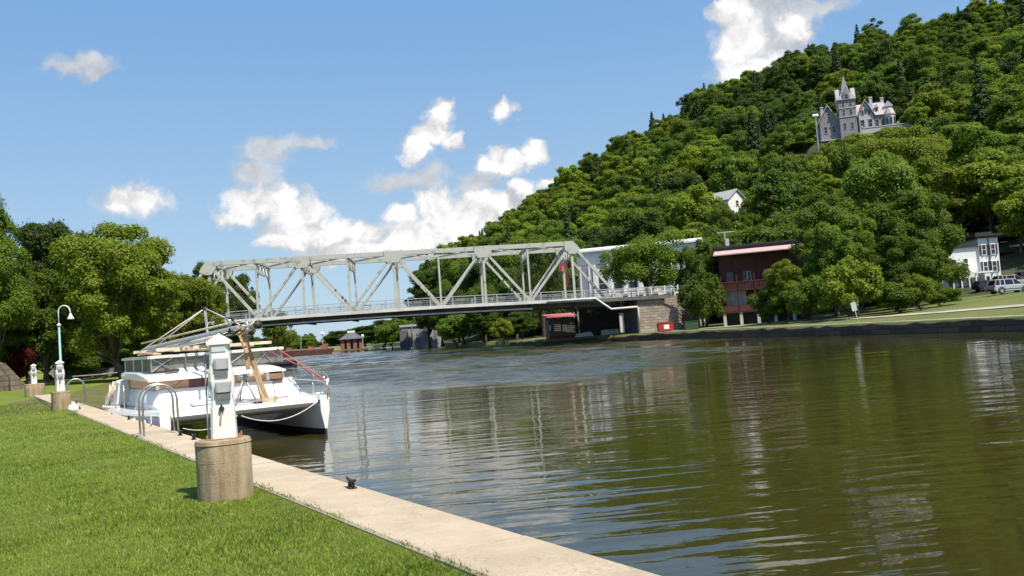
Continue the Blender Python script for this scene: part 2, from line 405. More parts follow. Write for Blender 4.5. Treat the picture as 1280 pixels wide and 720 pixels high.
# ------------------------------------------------------------------ dock strip
def concrete_mat(name, c1, c2, stain):
    m = bpy.data.materials.new(name); m.use_nodes = True; nt = m.node_tree; nt.nodes.clear(); N = NT(nt)
    geo = N.n('ShaderNodeNewGeometry'); P = geo.outputs['Position']
    zz = N.n('ShaderNodeMapping', i_Vector=P); zz.inputs['Scale'].default_value = (1, 1, .12 if 'drum' in name else 1)
    a = N.n('ShaderNodeTexNoise', i_Vector=zz.outputs[0], i_Scale=9.0 if 'drum' in name else 1.2, i_Detail=7.0, i_Roughness=.65)
    b = N.n('ShaderNodeTexNoise', i_Vector=P, i_Scale=60.0, i_Detail=5.0, i_Roughness=.75)
    v = N.n('ShaderNodeTexNoise', i_Vector=P, i_Scale=7.0, i_Detail=8.0, i_Roughness=.8)
    col = N.mix(N.ss(a.outputs[0], .35, .68), c1, c2); col = N.mix(N.ss(v.outputs[0], .56, .72, 0, .55), col, stain)
    col = N.mix(.5, col, N.mix(N.ss(b.outputs[0], .25, .75), (.72,.72,.72), (1.25,1.25,1.25)), 'MULTIPLY')
    if 'dock' in name:
        vo = N.n('ShaderNodeTexVoronoi', i_Vector=N.v('ADD', P, N.v('SCALE', v.outputs['Color'])), i_Scale=.55, feature='DISTANCE_TO_EDGE')
        crack = N.m('MULTIPLY', N.ss(vo.outputs['Distance'], .0, .012, 1.0, 0.0), .35); col = N.mix(crack, col, (.16,.12,.08))
        sp_ = N.n('ShaderNodeTexNoise', i_Vector=P, i_Scale=24.0, i_Detail=3.0); wr = N.n('ShaderNodeTexNoise', i_Vector=P, i_Scale=.8, i_Detail=4.0)
        pit = N.m('MULTIPLY', N.ss(sp_.outputs[0], .54, .66), N.ss(wr.outputs[0], .50, .62)); col = N.mix(N.m('MULTIPLY', pit, .45), col, (.28,.215,.14))
    p = N.n('ShaderNodeBsdfPrincipled', i_0=col); p.inputs['Roughness'].default_value = .9
    bp = N.n('ShaderNodeBump', i_Height=N.m('ADD', b.outputs[0], N.m('MULTIPLY', v.outputs[0], 2.0))); bp.inputs['Distance'].default_value = .006
    N.link(bp.outputs[0], p.inputs['Normal']); o = N.n('ShaderNodeOutputMaterial'); N.link(p.outputs[0], o.inputs[0]); MATS[name] = m; return m
M_conc = concrete_mat('dock_concrete', (.43,.345,.24), (.53,.435,.315), (.35,.275,.185))
M_drum = concrete_mat('drum_concrete', (.25,.185,.105), (.42,.335,.21), (.12,.08,.045))
def dock():
    mb = MB(); lens = []; s = -25.0
    edge = [-25, -15, -5.2, 1.35, 7.9, 14.4, 20.9, 27.4, 33.9, 40.4, 50]
    for a, b in zip(edge[:-1], edge[1:]):
        g = .011
        dz = random.uniform(-.004, .004)
        top = .935+dz
        pr_ = [(-.80,.5),(0.0,.5),(0.0,top-.02),(-.02,top),(-.78,top),(-.80,top-.02)]
        n = 12 if b < 30 else 3
        for i in range(1):
            vs = [D(p[0], a+g, p[1]) for p in pr_]+[D(p[0], b-g, p[1]) for p in pr_]
            m_ = len(pr_); mb.add(vs, [tuple(range(m_)), tuple(range(m_, 2*m_))[::-1]]+[(i2, m_+i2, m_+(i2+1) % m_, (i2+1) % m_) for i2 in range(m_)])
    o = mb.build('dock_path', M_conc); tag(o, kind='structure')
    mb = MB()
    vs = [D(-.79,-25,.55), D(-.03,-25,.55), D(-.03,33,.55), D(-.79,33,.55)]; lo = [Vector((v.x, v.y, -1.5)) for v in vs]
    mb.add(lo+vs, [(0,3,2,1),(4,5,6,7),(0,1,5,4),(1,2,6,5),(2,3,7,6),(3,0,4,7)])
    o = mb.build('dock_wall', M_drum); tag(o, 'grey concrete quay wall dropping to the water under the pale dock path', 'quay wall')
dock()

# ------------------------------------------------------------------ grass blades
def grass():
    m = bpy.data.materials.new('grass_blade'); m.use_nodes = True; nt = m.node_tree; nt.nodes.clear(); N = NT(nt)
    geo = N.n('ShaderNodeNewGeometry')
    a = N.n('ShaderNodeTexNoise', i_Vector=geo.outputs['Position'], i_Scale=2.2, i_Detail=6.0, i_Roughness=.7); a2 = N.n('ShaderNodeTexNoise', i_Vector=geo.outputs['Position'], i_Scale=.5, i_Detail=3.0)
    f = N.m('ADD', N.m('MULTIPLY', a.outputs[0], 1.0), N.m('MULTIPLY', geo.outputs['Random Per Island'], .5))
    f = N.m('ADD', f, N.m('MULTIPLY', N.m('SUBTRACT', a2.outputs[0], .5), .7))
    col = N.mix(N.ss(f, .42, .98), (.085,.155,.010), (.33,.405,.06))
    dry = N.ss(geo.outputs['Random Per Island'], .93, .97); col = N.mix(dry, col, (.38,.33,.15))
    p = N.n('ShaderNodeBsdfPrincipled', i_0=col); p.inputs['Roughness'].default_value = .55; p.inputs['Specular IOR Level'].default_value = .3
    t = N.n('ShaderNodeBsdfTranslucent', i_0=col); mx = N.n('ShaderNodeMixShader'); mx.inputs[0].default_value = .35
    N.link(p.outputs[0], mx.inputs[1]); N.link(t.outputs[0], mx.inputs[2]); o = N.n('ShaderNodeOutputMaterial'); N.link(mx.outputs[0], o.inputs[0])
    rings = [(4.2,7,5200,1.0),(7,10,3600,1.1),(10,14,2000,1.3),(14,20,900,1.6),(20,30,340,2.1),(30,44,90,2.9)]
    XY = []; SC = []
    for r0, r1, den, k in rings:
        th0, th1 = rad(-42), rad(4); area = (th1-th0)*(r1*r1-r0*r0)/2; n = int(area*den)
        r = np.sqrt(RNG.uniform(r0*r0, r1*r1, n)); th = RNG.uniform(th0, th1, n)
        x = r*np.sin(th); y = r*np.cos(th); u = (x-.68)*.852+(y-5.75)*.523
        lim = -.80+.035*np.sin(x*7)*np.sin(y*5.3+1)+RNG.normal(0, .035, n)
        s_ = (x-.68)*-.523+(y-5.75)*.852
        ok = (u < lim) & (s_ < 40)
        XY.append(np.stack([x[ok], y[ok]], 1)); SC.append(np.full(ok.sum(), k))
    XY = np.concatenate(XY); k = np.concatenate(SC); n = len(XY)
    hgt = RNG.uniform(.020, .042, n)*(.7+.3*k)*(1+.35*np.sin(XY[:,0]*2.3+1)*np.sin(XY[:,1]*1.9)); wd = RNG.uniform(.0024, .0046, n)*k
    a = RNG.uniform(0, 2*np.pi, n); dx, dy = np.cos(a)*wd, np.sin(a)*wd
    la = RNG.uniform(0, 2*np.pi, n); ll = RNG.uniform(.1, .75, n)*hgt
    ue = (XY[:,0]-.68)*.852+(XY[:,1]-5.75)*.523; z0 = np.where(ue > -.82, .93, .893); hgt = hgt*np.where(ue > -.9, .85, 1.0); B = np.stack([XY[:,0], XY[:,1], z0], 1)
    V = np.empty((n, 4, 3)); V[:,0] = B+np.stack([-dx,-dy,0*dx],1); V[:,1] = B+np.stack([dx,dy,0*dx],1)
    mid = B+np.stack([np.cos(la)*ll*.4, np.sin(la)*ll*.4, hgt*.6],1)
    V[:,2] = mid+np.stack([dx*.8,dy*.8,0*dx],1); V[:,3] = B+np.stack([np.cos(la)*ll, np.sin(la)*ll, hgt],1)
    me = npmesh('grass', V.reshape(-1,3), np.arange(n*4).reshape(-1,4), m); tag(link(me, 'grass'), 'short bright green mown grass covering the lawn beside the dock', 'grass', kind='stuff')
    # clover tufts hanging over the drum's foot and path edge
grass()

# ------------------------------------------------------------------ trees
M_bark = mat('bark', (.10,.08,.06), .95, .35, 4, bump=.02)
M_leafA = leafmat('leaf_mid', (.070,.118,.012), (.175,.235,.026))
M_leafB = leafmat('leaf_light', (.125,.175,.014), (.250,.295,.030))
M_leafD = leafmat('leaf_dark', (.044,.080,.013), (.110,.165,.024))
M_leafC = leafmat('leaf_conifer', (.030,.056,.016), (.066,.100,.026), .15)
M_leafW = leafmat('leaf_willow', (.085,.125,.030), (.18,.22,.06))
M_leafR = leafmat('leaf_red', (.06,.008,.008), (.14,.02,.02))

def leaves(cent, lobes, n, size, rng, flat=.55, shell=.85):
    """leaf faces spread on and in the lobes: lobes = array (k,4) centre+radius"""
    k = len(lobes); wts = lobes[:,3]**2; idx = rng.choice(k, n, p=wts/wts.sum())
    d = rng.normal(size=(n,3)); d /= np.linalg.norm(d, axis=1)[:,None]
    out = lobes[idx,:3]-cent; out /= np.linalg.norm(out, axis=1)[:,None]+1e-6
    d = d+out*.55+np.array([0,0,.25]); d /= np.linalg.norm(d, axis=1)[:,None]
    rr = lobes[idx,3]*(rng.random(n)**.4)*rng.normal(1, .12, n)
    d2 = d*np.array([1,1,.72])
    P = lobes[idx,:3]+d2*rr[:,None]
    nrm = d*.8+rng.normal(size=(n,3))*.45+np.array([0,-.0,.5]); nrm /= np.linalg.norm(nrm, axis=1)[:,None]
    t = np.cross(nrm, rng.normal(size=(n,3))); t /= np.linalg.norm(t, axis=1)[:,None]; b = np.cross(nrm, t)
    sz = size*rng.uniform(.6, 1.35, n)[:,None]
    V = np.empty((n,4,3)); V[:,0] = P-t*sz*.6; V[:,1] = P+b*sz*.36+nrm*sz*.12; V[:,2] = P+t*sz*.6; V[:,3] = P-b*sz*.36-nrm*sz*.05
    return V.reshape(-1,3)
def crown_lobes(rng, H, R, base, kind='round', n=42):
    L = []; skew = rng.normal(0,.10,2)*R; ph0 = rng.uniform(0,6.28); am = rng.uniform(.08,.22)
    for i in range(n):
        t = (i+.5)/n; ph = i*2.39996+rng.uniform(-.3,.3)
        el = math.asin(1-1.75*t); rr = rng.uniform(.55, .86)
        if kind == 'tall': sx = .62
        elif kind == 'wide': sx = 1.0
        else: sx = .85
        cz = base+(H-base)*.48; hz = (H-base)*.5
        x = math.cos(ph)*math.cos(el)*R*rr*sx*1.05; y = math.sin(ph)*math.cos(el)*R*rr*sx*1.05; z = cz+math.sin(el)*hz*rr*1.05
        q = 1+am*math.sin(2*ph+ph0)+am*.6*math.sin(3*ph+2*ph0); tz = (z-base)/(H-base)
        L.append((x*q+skew[0]*tz+rng.normal(0,.07)*R, y*q+skew[1]*tz+rng.normal(0,.07)*R, z+rng.normal(0,.055)*H*(1 if el < .9 else .5), R*rng.uniform(.13,.38)))
    for i in range(5): L.append((rng.normal(0,.15)*R, rng.normal(0,.15)*R, base+(H-base)*rng.uniform(.3,.7), R*.42))
    return np.array(L)
def trunk_mesh(rng, H, base, r, lobes, nm=9):
    mb = MB(); top = base+(H-base)*.45
    bend = rng.normal(0,.25,2)
    mb.tube([(0,0,-.6),(0,0,.1),(bend[0]*.4,bend[1]*.4,base*.6),(bend[0],bend[1],base),(bend[0]*1.2,bend[1]*1.2,top)], [r*1.5,r*1.15,r*.85,r*.75,r*.35], 8)
    for i in rng.choice(len(lobes), min(nm,len(lobes)), replace=False):
        l = lobes[i]; z0 = base*rng.uniform(.75,1.1); a = Vector((bend[0]*.9,bend[1]*.9,z0)); e = Vector(l[:3]); mid = a.lerp(e,.5)+Vector((0,0,-.3))
        mb.tube([a,mid,e],[r*.42,r*.26,r*.08],6)
    me = bpy.data.meshes.new('trunk'); me.from_pydata(mb.v,[],mb.f); me.update(); me.materials.append(M_bark)
    me.polygons.foreach_set('use_smooth',[True]*len(me.polygons)); return me
PROTO = {}
def proto(key, seed, H, R, base, kind, nleaf, size, lm, nl=42, tr=None):
    rng = np.random.default_rng(seed); lobes = crown_lobes(rng, H, R, base, kind, nl)
    if nl > 80: lobes[:-5,3] *= rng.uniform(.45, .95, len(lobes)-5)
    V = leaves(np.array([0,0,base+(H-base)*.4]), lobes, nleaf, size, rng)
    cm = npmesh('crown', V, np.arange(len(V)).reshape(-1,4), lm)
    PROTO[key] = (trunk_mesh(rng, H, base, tr or H*.022, lobes), cm, H, R)
def conifer(key, seed, H, R, nleaf, size, lm):
    rng = np.random.default_rng(seed); L = []
    for i in range(64):
        t = i/64; z = H*(.12+.86*t); rr = R*(1-t)**.85*rng.uniform(.6,1.05); ph = i*2.4
        L.append((math.cos(ph)*rr*.7, math.sin(ph)*rr*.7, z, max(.22, R*(.30*(1-t)+.06))))
    lobes = np.array(L); V = leaves(np.array([0,0,H*.4]), lobes, nleaf, size, rng); V[:,2] -= np.hypot(V[:,0],V[:,1])*.18
    cm = npmesh('crown', V, np.arange(len(V)).reshape(-1,4), lm); mb = MB().tube([(0,0,-.5),(0,0,H*.5),(0,0,H*.97)],[H*.018,H*.012,.02],7)
    me = bpy.data.meshes.new('trunk'); me.from_pydata(mb.v,[],mb.f); me.update(); me.materials.append(M_bark); PROTO[key] = (me, cm, H, R)
def willow(key, seed, H, R):
    rng = np.random.default_rng(seed); lobes = crown_lobes(rng, H, R*.8, H*.45, 'wide', 30)
    V = [leaves(np.array([0,0,H*.6]), lobes, 9000, .28, rng)]
    st = []
    for i in range(230):
        a = rng.uniform(0,2*np.pi); rr = R*rng.uniform(.45,1.0); x, y = rr*math.cos(a), rr*math.sin(a); z1 = H*(.95-.35*(rr/R)**2)*rng.uniform(.85,1); z0 = H*rng.uniform(.08,.4)
        n = int((z1-z0)/.16); zz = np.linspace(z0, z1, n); q = np.stack([x*(1+.05*(z1-zz)/H)+rng.normal(0,.07,n), y+rng.normal(0,.07,n), zz],1)
        t = np.stack([rng.normal(0,.07,n), rng.normal(0,.07,n), -np.full(n,.24)],1); b = rng.normal(size=(n,3)); b[:,2] = 0; b /= np.linalg.norm(b,axis=1)[:,None]; b *= .045
        W = np.empty((n,4,3)); W[:,0] = q-t*.5; W[:,1] = q+b; W[:,2] = q+t*.6; W[:,3] = q-b; st.append(W.reshape(-1,3))
    V = np.concatenate(V+st); cm = npmesh('crown', V, np.arange(len(V)).reshape(-1,4), M_leafW); PROTO[key] = (trunk_mesh(rng, H, H*.3, H*.03, lobes), cm, H, R)
# near, finely leaved
proto('nA', 1, 14, 6.0, 1.6, 'round', 80000, .225, M_leafA, 95)
proto('nB', 2, 14, 6.2, 1.7, 'wide', 80000, .225, M_leafB, 95)
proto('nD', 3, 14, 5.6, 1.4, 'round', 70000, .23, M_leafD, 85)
proto('nT', 4, 16, 5.0, 2.2, 'tall', 70000, .20, M_leafA, 60)
proto('bush', 5, 3.6, 2.2, .2, 'wide', 12000, .17, M_leafB, 34)
proto('bushD', 6, 3.6, 2.2, .2, 'wide', 12000, .17, M_leafA, 34)
proto('park', 7, 12, 5.5, 5.4, 'wide', 26000, .24, M_leafA, 46)
willow('willow', 8, 13, 5.5)
# hillside kinds
for i, lm in enumerate((M_leafA, M_leafA, M_leafB, M_leafD, M_leafB, M_leafA, M_leafD)): proto('h%d' % i, 20+i, 12, 5.6, [2.2,1.6,2.6,2.0,1.8,2.4,1.5][i], ['wide','round','wide','round','tall','round','tall'][i], 14000, [.42,.38,.44,.39,.41,.35,.38][i], lm, [30,44,24,38,32,26,40][i])
conifer('con', 31, 15, 3.6, 9000, .46, M_leafC)

def tree(key, name, label, cat, loc, H, W, group=None, rz=None, sink=0.0):
    tm, cm, h, r = PROTO[key]; t = thing(name, label, cat, loc, random.uniform(0,6.28) if rz is None else rz, group)
    k = H/h; kw = (W/2)/(r*(.8 if key in ('nT',) else .98)); t.scale = (kw, kw, k)
    link(tm, 'trunk', t); link(cm, 'crown', t); return t
def ptree(key, name, label, cx, top, wpx, Y, cat='tree', group=None, z=None, rz=None):
    """a tree at depth Y whose crown is centred over pixel column cx, reaching up to row top"""
    p = at(cx, top, Y); gz = z if z is not None else (height(p.x, p.y) if p.x > np.interp(p.y, RWY, RWX) else .95)
    return tree(key, name, label, cat, (p.x, p.y, gz), p.z-gz, wpx*Y/FPX, group, rz)
# left bank
ptree('nT','broadleaf_tree','tall dark green tree cut by the left edge of the photo', -14, 234, 84, 66)
ptree('nD','broadleaf_tree','dark rounded tree between the tall edge tree and the big bright tree on the left', 48, 268, 120, 80)
ptree('nB','broadleaf_tree','large bright green tree with the widest crown on the left bank', 143, 278, 152, 70, rz=1.0)
ptree('nB','broadleaf_tree','low yellow-green tree beside the left end of the truss bridge', 217, 338, 112, 76)
ptree('nD','broadleaf_tree','dark green tree filling the gap behind the bright left-bank tree', 105, 285, 130, 92)
ptree('nA','broadleaf_tree','mid green tree hanging low over the lawn behind the lamp post', 30, 318, 130, 72)
ptree('nD','broadleaf_tree','deep green tree behind the catamaran, low under its brighter neighbours', 190, 348, 100, 90)
ptree('nD','broadleaf_tree','dark tree standing behind the left portal of the bridge', 262, 322, 66, 150)
ptree('nD','broadleaf_tree','ragged dark tree seen through the first panel of the bridge truss', 297, 338, 52, 165)
ptree('bush','broadleaf_tree','small bright tree tip rising above the bridge railing at its left end', 344, 388, 40, 200)
ptree('bushD','shrub','green shrub at the lawn edge left of the catamaran', 98, 438, 60, 84, 'shrub')
ptree('nA','shrub','low dark green understorey shrub beneath the left-bank trees', 170, 410, 130, 88, 'shrub')
ptree('nD','shrub','dark shrub mass at the far lawn edge beside the stone ramp', 20, 395, 90, 90, 'shrub')
for cx,top,w,Y,lb in ((60,400,120,98,'dark thicket added to fill the shade behind the lamp post, under the left bank trees'),(135,405,120,101,'dark thicket added to fill the shade behind the grey park building, under the widest bright tree'),(205,410,110,100,'dark thicket added to fill the shade behind the catamaran stern'),(265,405,90,118,'dark thicket added to fill the shade at the left end of the bridge'),(250,395,80,136,'green thicket under the left bridge portal'),(-10,400,110,94,'dark thicket added to fill the shade at the left edge behind the stone ramp')):
    ptree('nD','thicket',lb,cx,top,w,Y,'shrub')  # dark thickets added to give the deep shade beneath the left bank trees
p = at(6, 418, 70); tree('bushD','red_shrub','dark red leaved shrub at the left edge of the photo','shrub',(p.x,p.y,.9),p.z-.9,3.4)
PROTO['redb'] = (PROTO['bushD'][0], PROTO['bushD'][1].copy(), 3.6, 2.2); PROTO['redb'][1].materials[0] = M_leafR
for o in [o for o in C.objects if o.name.startswith('red_shrub')]:
    for ch in kids(o):
        if ch.name.startswith('crown'): ch.data = PROTO['redb'][1]
# right bank near
NEAR = [('nA','big mid green tree right of the maroon house',1032,238,112,113),
 ('nA','tallest broad tree on the far bank, below the mansion',1088,182,150,122),
 ('nA','dark tree overhanging the white house at the right',1128,232,112,112),
 ('nB','yellow-green tree partly hiding the maroon house',978,326,56,108),
 ('nD','dark tree at the left side of the white house',1160,262,48,126),
 ('nB','bright tree high behind the bank, right below the mansion terrace',1120,158,130,160),
 ('nA','mid green tree above the white house roof',1196,150,112,170),
 ('park','spreading park tree with open trunk in front of the white factory',802,296,104,133),
 ('nA','dense green tree between the factory and the maroon house',874,294,62,128),
 ('nD','dark tree behind the factory corner, left of the maroon house',905,312,40,140),
 ('nB','light tree right of the white house against the hill',1262,262,60,165),
 ('nA','dark low tree on the bank between the two tallest trees',1050,262,90,106),
 ('nA','shadowed tree low behind the leaning sign',1112,290,90,104),
 ]
for k, lb, cx, top, w, Y in NEAR: ptree(k, 'broadleaf_tree', lb, cx, top, w, Y)
ptree('bush','shrub','bright green shrub just left of the leaning sign on the bank',1064,323,76,97,'shrub')
ptree('bush','shrub','small bright shrub right of the leaning sign',1147,343,40,96,'shrub')
ptree('bushD','shrub','dark shrub at the foot of the trees left of the silver car',1120,352,60,97,'shrub')
ptree('bushD','shrub','low green shrub spilling onto the grass beside the white house',1176,360,44,100,'shrub')
ptree('bushD','shrub','dark shrub under the big trees near the maroon house',1010,345,56,103,'shrub')
ptree('bushD','shrub','rounded shrub beside the bridge stairway',874,338,54,122,'shrub')
ptree('bushD','shrub','low dark hedge shrub in front of the maroon house posts',958,352,46,110,'shrub')
# behind the bridge
ptree('willow','willow_tree','drooping willow seen through the bridge truss', 672, 300, 80, 165, 'willow tree')
BEH = [('nD',530,332,66,205),('nA',566,306,62,200),('nD',598,300,60,190),('nA',630,300,56,200),('nB',705,300,44,185),('nD',640,330,60,175),('nD',548,356,60,190),('nA',600,352,62,172)]
LB = ['dark tree over the river left of the willow, furthest out','mid green tree where the hill meets the bridge chord','dark round tree behind the second gusset plate','mid green tree touching the willow on its left','light tree between the willow and the factory','dark tree under the willow crown','low dark tree on the river edge behind the bridge','shaded tree below the bridge deck centre']
for (k,cx,top,w,Y), lb in zip(BEH, LB): ptree(k,'broadleaf_tree',lb,cx,top,w,Y)
ptree('bush','shrub','bright bush on the waterline below the bridge',628,398,26,152,'shrub')
ptree('bushD','shrub','bush beside the grey concrete building at the water',568,392,46,180,'shrub')
ptree('bushD','shrub','vine covered bush left of the grey concrete building',488,398,48,225,'shrub')
for i,(cx,top,w,Y) in enumerate([(478,398,66,345),(508,392,50,335)]): ptree('nD','broadleaf_tree',['green tree on the far bank above the pavilion','green tree on the far bank beside the grey concrete building'][i],cx,top,w,Y,z=.6)

for cx,top,w,Y,lb in ((455,408,60,385,'low bushy tree on the far bank above the pavilion landing'),(508,404,40,262,'bush on the waterline left of the grey concrete building'),(545,392,50,240,'bushy tree over the roof of the grey concrete building'),(578,385,60,185,'bushy tree right of the grey concrete building'),(608,392,46,170,'dark bushy tree on the river edge under the bridge deck'),(650,388,50,158,'dark bushy tree under the bridge beside the shed'),(430,412,50,400,'low far bush behind the pavilion')):
    ptree('nD','waterside_tree',lb,cx,top,w,Y)

for i_,(cx,top,w,Y) in enumerate(((1036,178,34,222),(1052,171,44,224),(1074,166,46,222),(1096,166,44,225),(1118,163,44,228),(1062,180,50,212),(1022,194,40,220))):
    ptree('bushD' if i_%2 else 'bush','shrub',['green shrub under the mansion left gable','bright shrub crown right at the foot of the mansion tower','green shrub below the mansion middle gable','bright shrub below the right end of the mansion','green shrub at the end of the mansion terrace wall','wide bright shrub downhill of the mansion tower','green shrub at the foot of the hilltop lamp'][i_],cx,top,w,Y,'shrub')
for cx,top,w,Y,lb in ((899,249,46,188,'tree covering the left half of the small hillside house'),(930,259,42,188,'tree under the gable of the small hillside house'),(914,262,40,180,'lower tree centred below the small hillside house')):
    ptree('nA','broadleaf_tree',lb,cx,top,w,Y)
for cx,top,w,Y,lb in ((984,176,36,240,'small tree on the bare slope left of the mansion, farther from its lamp'),(1004,178,34,236,'small tree left of the hilltop lamp beside the mansion'),(994,190,44,226,'spreading small tree downhill of the hilltop lamp'),(1013,190,30,226,'bushy small tree right under the hilltop lamp'),(972,188,40,232,'small round tree at the left foot of the mansion slope')):
    ptree('bushD','small_tree',lb,cx,top,w,Y)
ptree('nB','broadleaf_tree','light green tree behind the parked cars at the right edge',1268,296,66,148); ptree('nA','broadleaf_tree','green tree between the white house and the garage gable',1252,318,36,143)
def forest():
    rng = np.random.default_rng(77); pts = []
    bs = (rad(-5.5), rad(40)); tries = 0
    while tries < 9000:
        tries += 1
        b = rng.uniform(*bs); r = math.sqrt(rng.uniform(140**2, 500**2)); x, y = r*math.sin(b), r*math.cos(b)
        r0 = np.interp(b, [rad(-6), rad(0), rad(12), rad(26), rad(60)], [240, 190, 158, 150, 120]); rc = np.interp(b, CB, [c[2] for c in crest])
        if r < (r0-6 if b < rad(25) else 150) or r > rc+18: continue
        dm = math.hypot(x-MAN[0], y-MAN[1])
        if dm < 16 and y > MAN[1]-6: continue
        if dm < 7: continue
        hh = rng.uniform(7.5, 15.5)*(1.0 if rng.random() < .85 else 1.25)
        z = height(x, y)
        if any((x-q[0])**2+(y-q[1])**2 < (3.4+hh*.22+r*.0030)**2 for q in pts): continue
        X, Yp = proj((x, y, z+hh))
        if r < 262 and 985 < X < 1140:
            lim = 192 if X < 1040 else 168
            while Yp < lim and hh > 4: hh -= .5; X, Yp = proj((x, y, z+hh))
            if hh <= 4: continue
        if r < 215 and 893 < X < 940 and Yp < 262: continue
        if X > 1215 and r < 153: continue
        if X > 1110 and r < 155: continue
        if X > 1150 and r < 176 and X < 1262: continue
        if proj((x, y, z+hh))[1] < -10 and r > 200 and X > 1320: continue
        pts.append((x, y, z, hh, r))
    pts.sort(key=lambda q: q[4]); return pts, rng
pts, frng = forest()
GL = {'h5':('mid green uneven crowned tree on the wooded hillside','uneven mid green hillside trees'),'h6':('narrow dark green tree on the wooded hillside','narrow dark hillside trees'),'h0':('mid green broadleaf tree on the wooded hillside','mid green hillside trees'),'h1':('rounded mid green tree on the wooded slope','rounded green hillside trees'),
 'h2':('light yellow-green tree on the wooded hillside','light green hillside trees'),'h3':('dark green broadleaf tree on the wooded hillside','dark green hillside trees'),
 'h4':('rounded yellow-green tree on the wooded slope','bright rounded hillside trees'),'con':('dark pointed conifer on the wooded hillside','dark hillside conifers')}
stuff = {}
for i, (x, y, z, hh, r) in enumerate(pts):
    n = math.sin(x*.021+2)*math.cos(y*.017)
    dm = math.hypot(x-MAN[0]-6, y-MAN[1]-30)
    pk = [.18,.15,.15,.12,.12,.13,.07,.08]
    if dm < 38 and r > 255: pk = [.1,.05,.02,.2,.03,.05,.15,.4]
    elif n > .4: pk = [.12,.12,.26,.05,.26,.14,.03,.02]
    elif n < -.4: pk = [.22,.15,.05,.2,.05,.1,.11,.12]
    key = ['h0','h1','h2','h3','h4','h5','h6','con'][frng.choice(8, p=pk)]
    if key == 'con': hh *= 1.3
    W = min(13.5, hh*frng.uniform(.78,1.12)) if key != 'con' else hh*.42
    if i < 240 or r < 225:
        lb, g = GL[key]; tree(key, 'conifer_tree' if key == 'con' else 'hillside_tree', lb, 'tree', (x,y,z-.4), hh, W, g, rz=frng.uniform(0,6.28))
    else: stuff.setdefault(key, []).append((x,y,z-.4,hh,W,frng.uniform(0,6.28)))
print('forest', len(pts), 'stuff', sum(len(v) for v in stuff.values()))
def scatter(name, label, cat, groups):
    """one object: crowns of the hill's upper wood placed on points by geometry nodes"""
    ng = bpy.data.node_groups.new(name, 'GeometryNodeTree'); ng.interface.new_socket('Geometry', in_out='INPUT', socket_type='NodeSocketGeometry'); ng.interface.new_socket('Geometry', in_out='OUTPUT', socket_type='NodeSocketGeometry')
    gi = ng.nodes.new('NodeGroupInput'); go = ng.nodes.new('NodeGroupOutput'); jn = ng.nodes.new('GeometryNodeJoinGeometry')
    allp = []; kk = []
    keys = list(groups)
    for ki, k in enumerate(keys):
        for g in groups[k]: allp.append(g); kk.append(ki)
    me = bpy.data.meshes.new(name); me.from_pydata([g[:3] for g in allp], [], []); me.update()
    a = me.attributes.new('kind', 'INT', 'POINT'); a.data.foreach_set('value', kk)
    rot = me.attributes.new('rot', 'FLOAT_VECTOR', 'POINT'); scl = me.attributes.new('scl', 'FLOAT_VECTOR', 'POINT')
    for i, g in enumerate(allp):
        h, r = PROTO[keys[kk[i]]][2:]; rot.data[i].vector = (0,0,g[5]); scl.data[i].vector = (g[4]/2/r, g[4]/2/r, g[3]/h)
    for ki, k in enumerate(keys):
        src = next(o for o in C.objects if o.type == 'MESH' and o.data == PROTO[k][1])
        oi = ng.nodes.new('GeometryNodeObjectInfo'); oi.inputs['Object'].default_value = src; oi.inputs['As Instance'].default_value = True; oi.transform_space = 'ORIGINAL'
        cmp_ = ng.nodes.new('FunctionNodeCompare'); cmp_.data_type = 'INT'; cmp_.operation = 'EQUAL'
        na = ng.nodes.new('GeometryNodeInputNamedAttribute'); na.data_type = 'INT'; na.inputs['Name'].default_value = 'kind'
        ng.links.new(na.outputs['Attribute'], cmp_.inputs[2]); cmp_.inputs[3].default_value = ki
        ip = ng.nodes.new('GeometryNodeInstanceOnPoints'); ng.links.new(gi.outputs[0], ip.inputs['Points']); ng.links.new(cmp_.outputs[0], ip.inputs['Selection']); ng.links.new(oi.outputs['Geometry'], ip.inputs['Instance'])
        for nm, sk in (('rot','Rotation'),('scl','Scale')):
            q = ng.nodes.new('GeometryNodeInputNamedAttribute'); q.data_type = 'FLOAT_VECTOR'; q.inputs['Name'].default_value = nm; ng.links.new(q.outputs['Attribute'], ip.inputs[sk])
        ng.links.new(ip.outputs[0], jn.inputs[0])
    ng.links.new(jn.outputs[0], go.inputs[0]); o = link(me, name); md = o.modifiers.new('scatter', 'NODES'); md.node_group = ng
    return tag(o, label, cat, kind='stuff')
scatter('hill_forest', 'dense green wood covering the upper hillside up to the skyline', 'wood', stuff)
far = {}
for i in range(260):
    b = rad(random.uniform(-34, 3)); r = random.uniform(455, 560); x, y = r*math.sin(b), r*math.cos(b)
    if y < 452: y = 452+random.uniform(0,60)
    far.setdefault(random.choice(['h0','h1','h3','h0']), []).append((x,y,.4,random.uniform(7,10)*(.8+.4*math.sin(i)), random.uniform(9,13), random.uniform(0,6)))
for i in range(60):   # left bank beyond the bridge
    t = random.random(); y = 170+t*250; x = float(np.interp(y,[150,190,260,330,400],[-56,-66,-93,-120,-116]))-random.uniform(4,40)
    far.setdefault(random.choice(['h0','h2','h3']), []).append((x,y,.7,random.uniform(6,10), random.uniform(7,11), random.uniform(0,6)))
scatter('far_tree_line', 'low line of far green trees closing the river beyond the bridge', 'wood', far)
